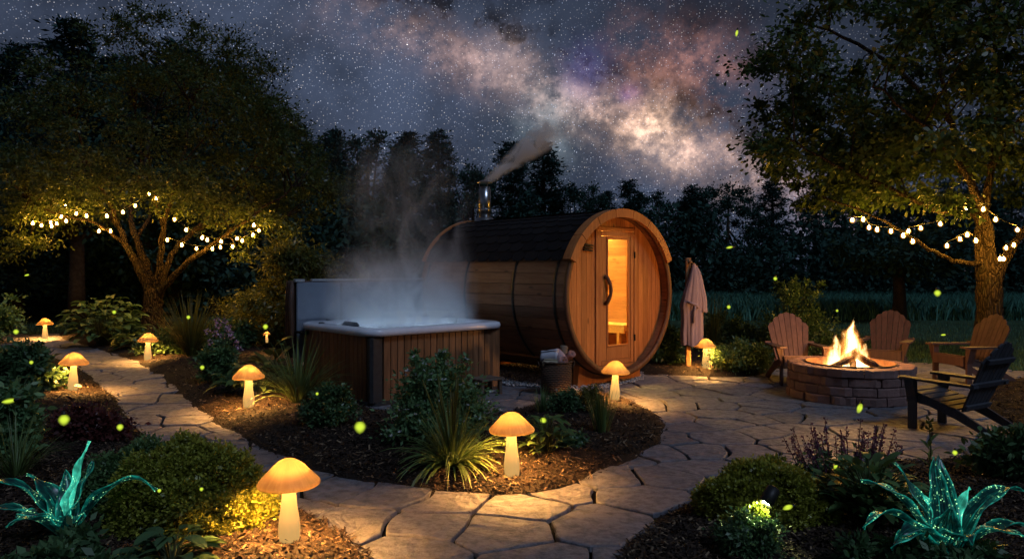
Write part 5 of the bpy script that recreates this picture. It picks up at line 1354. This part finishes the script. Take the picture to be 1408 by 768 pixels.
broadleaf('leafy_plant', 'dark leafy plant in the shadow before the lime mound', 236, 775, 120, 62, M['darkbush'], 60, .12, .06)
shrub('dark_shrub', 'dark low foliage at the bottom left corner', 60, 800, 240, 60, M['darkbush'], 2600, .06, .5)
# right foreground bed
def salvia():
    b = hz(1170, 655); sc = b.y / FPX; t = thing('purple_salvia', 'purple salvia spikes at the edge of the right bed', 'flowers', b); st = MB(); P = []; D = []; LP = []; LD = []
    for k in range(46):
        x = rng.uniform(-72, 72) * sc; y = rng.uniform(-.12, .25); H = rng.uniform(44, 84) * sc * (1 - .25 * abs(x) / (72 * sc)); tip = Vector((x * 1.12, y, H)); st.tube([(x * .8, y, 0), (x * .95, y, H * .5), tip], [.004, .0035, .002], 4, False)
        for q in range(34): f = rng.uniform(.45, 1); d = sph(1)[0]; P.append(np.array(tip) * [(.8 + .2 * f) / 1., 1, f] + d * .006); D.append(d + np.array([0, 0, .6]))
        for q in range(10): f = rng.uniform(.05, .5); d = sph(1)[0]; LP.append(np.array([x * .9, y, H * f])); LD.append(d)
    st.build('stem', M['salvia'], t); V, F = leaf_arrays(np.array(P), np.array(D), np.full(len(P), .020), .6); np_mesh('flowers', V, F, M['salvia'], t)
    V, F = leaf_arrays(np.array(LP), np.array(LD), np.full(len(LP), .06), .4); np_mesh('foliage', V, F, M['darkbush'], t)
salvia()
broadleaf('leafy_plant', 'dense dark leafy plant before the purple salvia', 1198, 712, 150, 96, M['bush'], 260, .12, .05, upright=1.3)
def bud():
    b = hz(1278, 654); t = thing('bud_stalk', 'single upright lily stalk with pale buds before the dark chair', 'flower', b); H = 78 * b.y / FPX; mb = MB(); mb.tube([(0, 0, 0), (.01, 0, H * .5), (0, .01, H)], [.006, .005, .003], 6); mb.build('stem', M['stem'], t)
    lv = MB()
    for k in range(9): a = k * 2.4; z = H * (.1 + .06 * k); lv.blade((0, 0, z), (math.cos(a), math.sin(a), 1.3), (0, 0, 1), .12, .03, .8)
    lv.build('foliage', M['hosta'], t, True); bd = MB()
    for k in range(7): a = k * 2.4; z = H * (.78 + .035 * k); bd.tube([(0, 0, z), (.018 * math.cos(a), .018 * math.sin(a), z + .012), (.024 * math.cos(a), .024 * math.sin(a), z + .03)], [.004, .011, .003], 6)
    bd.build('bud', M['olive'], t, True)
bud()
shrub('dark_shrub', 'dark shrub at the right edge before the charcoal chair', 1398, 655, 110, 76, M['darkbush'], 2600, .06, .5, hexa=True)
shrub('dark_shrub', 'small dark shrub around the garden spotlight', 1030, 760, 96, 66, M['darkbush'], 3200, .028, .5)
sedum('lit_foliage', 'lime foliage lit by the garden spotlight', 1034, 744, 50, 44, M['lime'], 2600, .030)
shrub('dark_shrub', 'dark foliage along the bottom right edge', 1290, 800, 300, 60, M['darkbush'], 2400, .05, .5)
def spot():
    b = hz(1058, 742); Hs = 60 * b.y / FPX
    t = thing('garden_spotlight', 'small black garden spotlight tilted down at lime leaves', 'spotlight', b); mb = MB(); mb.tube([(0, 0, -.03), (0, 0, Hs * .8)], .010, 8); mb.build('stake', M['iron'], t)
    hd = bpy.data.objects.new('lamp_head', None); 
    mb = MB(); d = Vector((-.55, -.35, -.65)).normalized(); c = Vector((0, 0, Hs)); u = d.to_track_quat('Z', 'Y').to_matrix(); mb.lathe([(.02, -.06), (.036, -.05), (.040, .05), (.036, .052), (.030, .03)], 20, None, True, False); mb.v = [tuple(c + u @ Vector(p)) for p in mb.v]; h = mb.build('lamp_head', M['iron'], t, True)
    mb = MB(); mb.lathe([(.031, .033), (.001, .035)], 20, None, False, False); mb.v = [tuple(c + u @ Vector(p)) for p in mb.v]; mb.build('lens', emis('spot_lens', (.80, .95, .40), 420.), h)
spot()
# glowing plants
def glow_mat(k):
    t = NT('glowing_leaf'); v = t.coord('Object'); at = t.n('ShaderNodeAttribute', attribute_name='leaf_uv'); sx = t.n('ShaderNodeSeparateXYZ', {0: at.outputs['Vector']})
    u = t.math('ABSOLUTE', sx.outputs[0]); f = sx.outputs[1]
    vo = t.n('ShaderNodeTexVoronoi', {'Vector': v, 'Scale': 85.}); sel = t.n('ShaderNodeSeparateColor', {0: vo.outputs['Color']}); big = t.noise(v, 11, 4)
    spots = t.math('MULTIPLY', t.mr(vo.outputs['Distance'], .36, .20), t.math('MULTIPLY', t.mr(sel.outputs[0], .25, .5), t.mr(big, .46, .62)))
    sv = t.n('ShaderNodeCombineXYZ', {0: t.math('MULTIPLY', sx.outputs[0], 5.), 1: t.math('MULTIPLY', f, 3.), 2: t.math('MULTIPLY', t.island(), 50.)}).outputs[0]
    vein = t.mr(t.noise(sv, 2.2, 6, .65, .4), .42, .68)
    edge = t.math('POWER', u, 5.); mid = t.mr(u, .10, .0)
    glow = t.math('ADD', t.math('MULTIPLY', vein, .42), t.math('ADD', t.math('MULTIPLY', edge, .55), t.math('MULTIPLY', mid, .35)))
    glow = t.math('MULTIPLY', t.math('ADD', glow, .05 + .55 * k), t.mr(big, .3, .66, .25, 1.2))
    col = t.mix(t.math('ADD', glow, 0.), (.001, .014, .022), (.010, .33, .24)); col = t.mix(k * .75, col, (.06, .62, .42)); col = t.mix(spots, col, (.45, 1., .40))
    st = t.math('ADD', t.math('MULTIPLY', glow, 1.2), t.math('MULTIPLY', spots, 1.5))
    em = t.n('ShaderNodeEmission', {'Color': col}); t.link(st, em.inputs[1]); p = t.pbr((.004, .022, .024), .3, spec=.45)
    return t.done(t.n('ShaderNodeAddShader', {0: p, 1: em.outputs[0]}).outputs[0])
GM, GB = glow_mat(0.), glow_mat(1.)
def glow_leaf(az, el, L, Wd, dr, m, parent, seed):
    a = R(az); d = Vector((math.cos(a) * math.cos(R(el)), math.sin(a) * math.cos(R(el)), math.sin(R(el)))); n = 18; c = 9; p = Vector((d.x * .02, d.y * .02, 0)); mb = MB(); uv = []
    hor = Vector((-math.sin(a), math.cos(a), 0)); bend = rng.normal(0, .5)
    for i in range(n + 1):
        f = i / n; side = (hor - d * hor.dot(d)).normalized(); side = Matrix.Rotation(.5 * bend * f, 3, d) @ side; nr = side.cross(d).normalized(); 
        if nr.z < 0: nr = -nr
        w = Wd / 2 * (.42 + .58 * math.sin(PI * min(1, f * .95 + .02)) ** .8) * max(0, 1 - f ** 3.2) ** .75
        for j in range(c):
            u = -1 + 2 * j / (c - 1); ruf = .012 * math.sin(f * 17 + seed + (2 if u > 0 else 0)) * abs(u) ** 2
            mb.v.append(tuple(p + side * (w * u) + nr * (abs(u) ** 1.4 * w * (.75 - .7 * f) + ruf))); uv.append((u, f, 0.))
        d = (d + Vector((0, 0, -1)) * dr * (f ** 1.3) * 1.9 / n + hor * bend * .35 / n).normalized(); p = p + d * (L / n)
    for i in range(n):
        for j in range(c - 1): mb.f.append((i * c + j, i * c + j + 1, (i + 1) * c + j + 1, (i + 1) * c + j)); mb.mi.append(0)
    o = mb.build('leaf', m, parent, True); at = o.data.attributes.new('leaf_uv', 'FLOAT_VECTOR', 'POINT'); at.data.foreach_set('vector', np.array(uv, dtype=np.float32).ravel())
    sd = o.modifiers.new('thick', 'SOLIDIFY'); sd.thickness = .004
def glow_plant(label, b, leaves, s):
    t = thing('glowing_plant', label, 'glowing plant', b)
    for i, (az, el, L, Wd, dr, br) in enumerate(leaves): glow_leaf(az, el, L * s, Wd * s, dr, GB if br else GM, t, i * 1.7)
    return t
glow_plant('glowing teal plant with long speckled leaves at the right front corner', hz(1300, 776),
  [(182, 52, .62, .13, 2.2, 0), (166, 62, .60, .14, 1.7, 0), (140, 70, .52, .11, 1.0, 0), (118, 78, .34, .08, .6, 1), (96, 80, .52, .14, .7, 0), (62, 72, .54, .15, .9, 0), (42, 64, .42, .085, 1.0, 1), (14, 58, .62, .145, 2.0, 0), (-8, 48, .50, .13, 1.9, 0), (-34, 56, .42, .16, 1.9, 0), (-95, 58, .42, .17, 2.2, 0), (-145, 54, .46, .16, 2.1, 0), (204, 46, .48, .13, 2.1, 0), (-120, 76, .34, .16, 1.1, 0)], 1.0)
glow_plant('glowing teal plant with one upright bright leaf at the left edge', hz(92, 742),
  [(50, 82, .54, .145, .5, 1), (30, 76, .42, .18, .7, 0), (150, 64, .44, .14, 1.4, 0), (112, 72, .38, .12, .9, 0), (8, 56, .68, .12, 2.3, 0), (186, 60, .58, .11, 1.9, 0), (202, 46, .52, .12, 1.7, 0), (-40, 54, .34, .14, 1.8, 0), (-110, 58, .34, .14, 1.7, 0), (240, 50, .4, .12, 1.8, 0)], 1.0)

# ------------------------------------------------------------------ fireflies
def fireflies():
    proto = MB(); n, m_ = 10, 6
    proto.lathe([(.001, -1.0), (.6, -.75), (.95, -.2), (1., .2), (.75, .7), (.35, .95)], 10, None, False, False); proto.cur = 1; proto.lathe([(.5, .9), (.45, 1.2), (.2, 1.5), (.001, 1.55)], 8, None, False, False)
    base = None
    FF = [(1003, 340, 4, 9.5, 80, 'firefly streak high between the robe and the right tree'), (1066, 383, 3, 10, 0, 'round firefly dot above the shrub behind the left patio chair'), (1002, 422, 3, 11, 0, 'firefly dot over the meadow right of the robe'),
      (1289, 403, 5, 9, 0, 'big round firefly left of the right trunk'), (1151, 427, 2, 9.5, 0, 'small firefly between the left chair and the flames'), (1297, 460, 3, 9, 85, 'flat firefly streak over the lawn between the two right chairs'),
      (1182, 561, 6, 5.5, 20, 'big firefly glowing in front of the fire pit wall'), (1313, 622, 4, 5.2, 0, 'firefly dot on the patio stones before the charcoal chair'), (1149, 640, 4, 4.6, 25, 'slender firefly over the purple salvia'), (1083, 697, 6, 3.8, 70, 'blurred wide firefly over the right sedum mound'),
      (1013, 46, 4, 12, 10, 'lone firefly high in the starry sky left of the right tree'), (88, 577, 8, 3.4, 0, 'biggest firefly, over the wine red foliage'), (165, 587, 5, 4.2, 0, 'round firefly at the edge of the left path'), (12, 551, 8, 3.2, 80, 'wide firefly smear at the left edge over blue leaves'),
      (43, 498, 3, 6, 0, 'firefly near the dark shrub left of the path'), (277, 672, 3, 3.9, 0, 'yellow firefly on the lime mound, the right one'), (219, 674, 3, 3.9, 0, 'yellow firefly on the lime mound, the left one'), (495, 587, 9, 5.2, 0, 'large firefly glow beside the rounded shrub'),
      (747, 578, 5, 6., 0, 'firefly over the lamp lit leaves right of the middle lamp'), (436, 541, 2.5, 6.6, 0, 'pale firefly on the rounded dark shrub'), (365, 449, 4, 8, 0, 'round firefly beside the tub cover skirt'), (278, 505, 3.5, 8, 0, 'firefly just right of the left path below the pink flowers'),
      (259, 436, 3, 9, 0, 'firefly over the fountain grass'), (157, 429, 3, 10, 0, 'yellow firefly on the tall leafy plant left of the trunk'), (37, 378, 3, 9, 75, 'firefly high at the left edge below the string lights'), (22, 456, 4, 8.5, 0, 'greenish firefly beside the farthest lamp')]
    for (px, py, r, Y, tilt, lab) in FF:
        if base is None: base = proto.build('firefly', [M['firefly'], M['flybody']], None, True); o = base
        else: o = base.copy(); COL.objects.link(o)
        s = r * Y / FPX * 1.08; o.location = P3(px, py, Y); o.scale = (s * (.62 if tilt else 1), s, s * (1.2 if tilt else 1)); o.rotation_euler = (0, R(tilt), rng.uniform(0, 6) if not tilt else 0); tag(o, lab, 'firefly', 'fireflies over the garden')
fireflies()

# ------------------------------------------------------------------ steam and chimney smoke
def vapour(name, label, loc, dims, rz, dens, scale, fn, tilt=0., col=(.92, .94, .97)):
    t = NT(name + '_vapour'); tc = t.n('ShaderNodeTexCoord'); s = t.n('ShaderNodeSeparateXYZ', {0: tc.outputs['Generated']})
    x = t.math('MULTIPLY', t.math('SUBTRACT', s.outputs[0], .5), 2.); y = t.math('MULTIPLY', t.math('SUBTRACT', s.outputs[1], .5), 2.); z = s.outputs[2]
    nz_ = t.noise(t.coord('Object', scale), 1., 6, .62, 1.2)
    d = fn(t, x, y, z, nz_)
    pv = t.n('ShaderNodeVolumePrincipled', {'Color': (*col, 1), 'Anisotropy': .15}); t.link(t.math('MULTIPLY', d, dens), pv.inputs['Density']); t.link(pv.outputs[0], t.out.inputs['Volume'])
    mb = MB(); mb.box((0, 0, .5), (1, 1, 1)); mb.v = [(a * dims[0], b * dims[1], c * dims[2]) for a, b, c in mb.v]
    o = mb.build(name, t.m, None, False, loc); o.rotation_euler = (0, tilt, rz); tag(o, label, name, kind='stuff'); return o
def f_low(t, x, y, z, n):
    r = t.math('SUBTRACT', 1., t.math('SQRT', t.math('ADD', t.math('POWER', x, 2.), t.math('POWER', y, 2.))))
    e = t.math('MULTIPLY', t.mr(r, 0., .5), t.math('MULTIPLY', t.mr(z, 1., .05), t.mr(z, .0, .04)))
    return t.math('MULTIPLY', e, t.mr(n, .38, .72))
def f_plume(t, x, y, z, n):
    w = t.math('ADD', .55, t.math('MULTIPLY', z, .40)); xc = t.math('SUBTRACT', x, t.math('MULTIPLY', t.math('SINE', t.math('MULTIPLY', z, 4.)), .10))
    r = t.math('DIVIDE', t.math('SQRT', t.math('ADD', t.math('POWER', xc, 2.), t.math('POWER', y, 2.))), w)
    e = t.math('MULTIPLY', t.mr(r, 1., .0), t.math('MULTIPLY', t.mr(z, .97, .10), t.mr(z, 0., .15)))
    return t.math('MULTIPLY', e, t.mr(n, .40, .78))
tcn = TC + Vector((.745, .667, 0)) * (TL / 2) + Vector((-.667, .745, 0)) * (TD / 2)
vapour('steam', 'pale steam drifting low over the hot tub water', tcn + Vector((0, 0, .805)), (2.3, 1.75, 1.1), SA, 7.5, (2.4, 2.4, 1.6), f_low)
vapour('steam', 'tall faint plume of steam rising behind the hot tub', tcn + Vector((-.15, .9, 1.0)), (3.1, 1.4, 2.9), 0., 6.5, (2.0, 2.0, 1.0), f_plume)
def f_smoke(t, x, y, z, n):
    w = t.math('ADD', .16, t.math('MULTIPLY', z, .6)); r = t.math('DIVIDE', t.math('SQRT', t.math('ADD', t.math('POWER', x, 2.), t.math('POWER', y, 2.))), w)
    e = t.math('MULTIPLY', t.mr(r, 1., .1), t.math('MULTIPLY', t.mr(z, .98, .15), t.mr(z, 0., .05)))
    return t.math('MULTIPLY', e, t.mr(n, .33, .68))
cw = SF + Vector((-.667, .745, 0)) * 2.86
vapour('smoke', 'grey smoke drifting right from the sauna chimney', Vector((cw.x, cw.y, 2.97)), (1.0, .8, 1.7), 0., 75., (3.2, 3.2, 2.4), f_smoke, R(52), (.99, .99, .99))
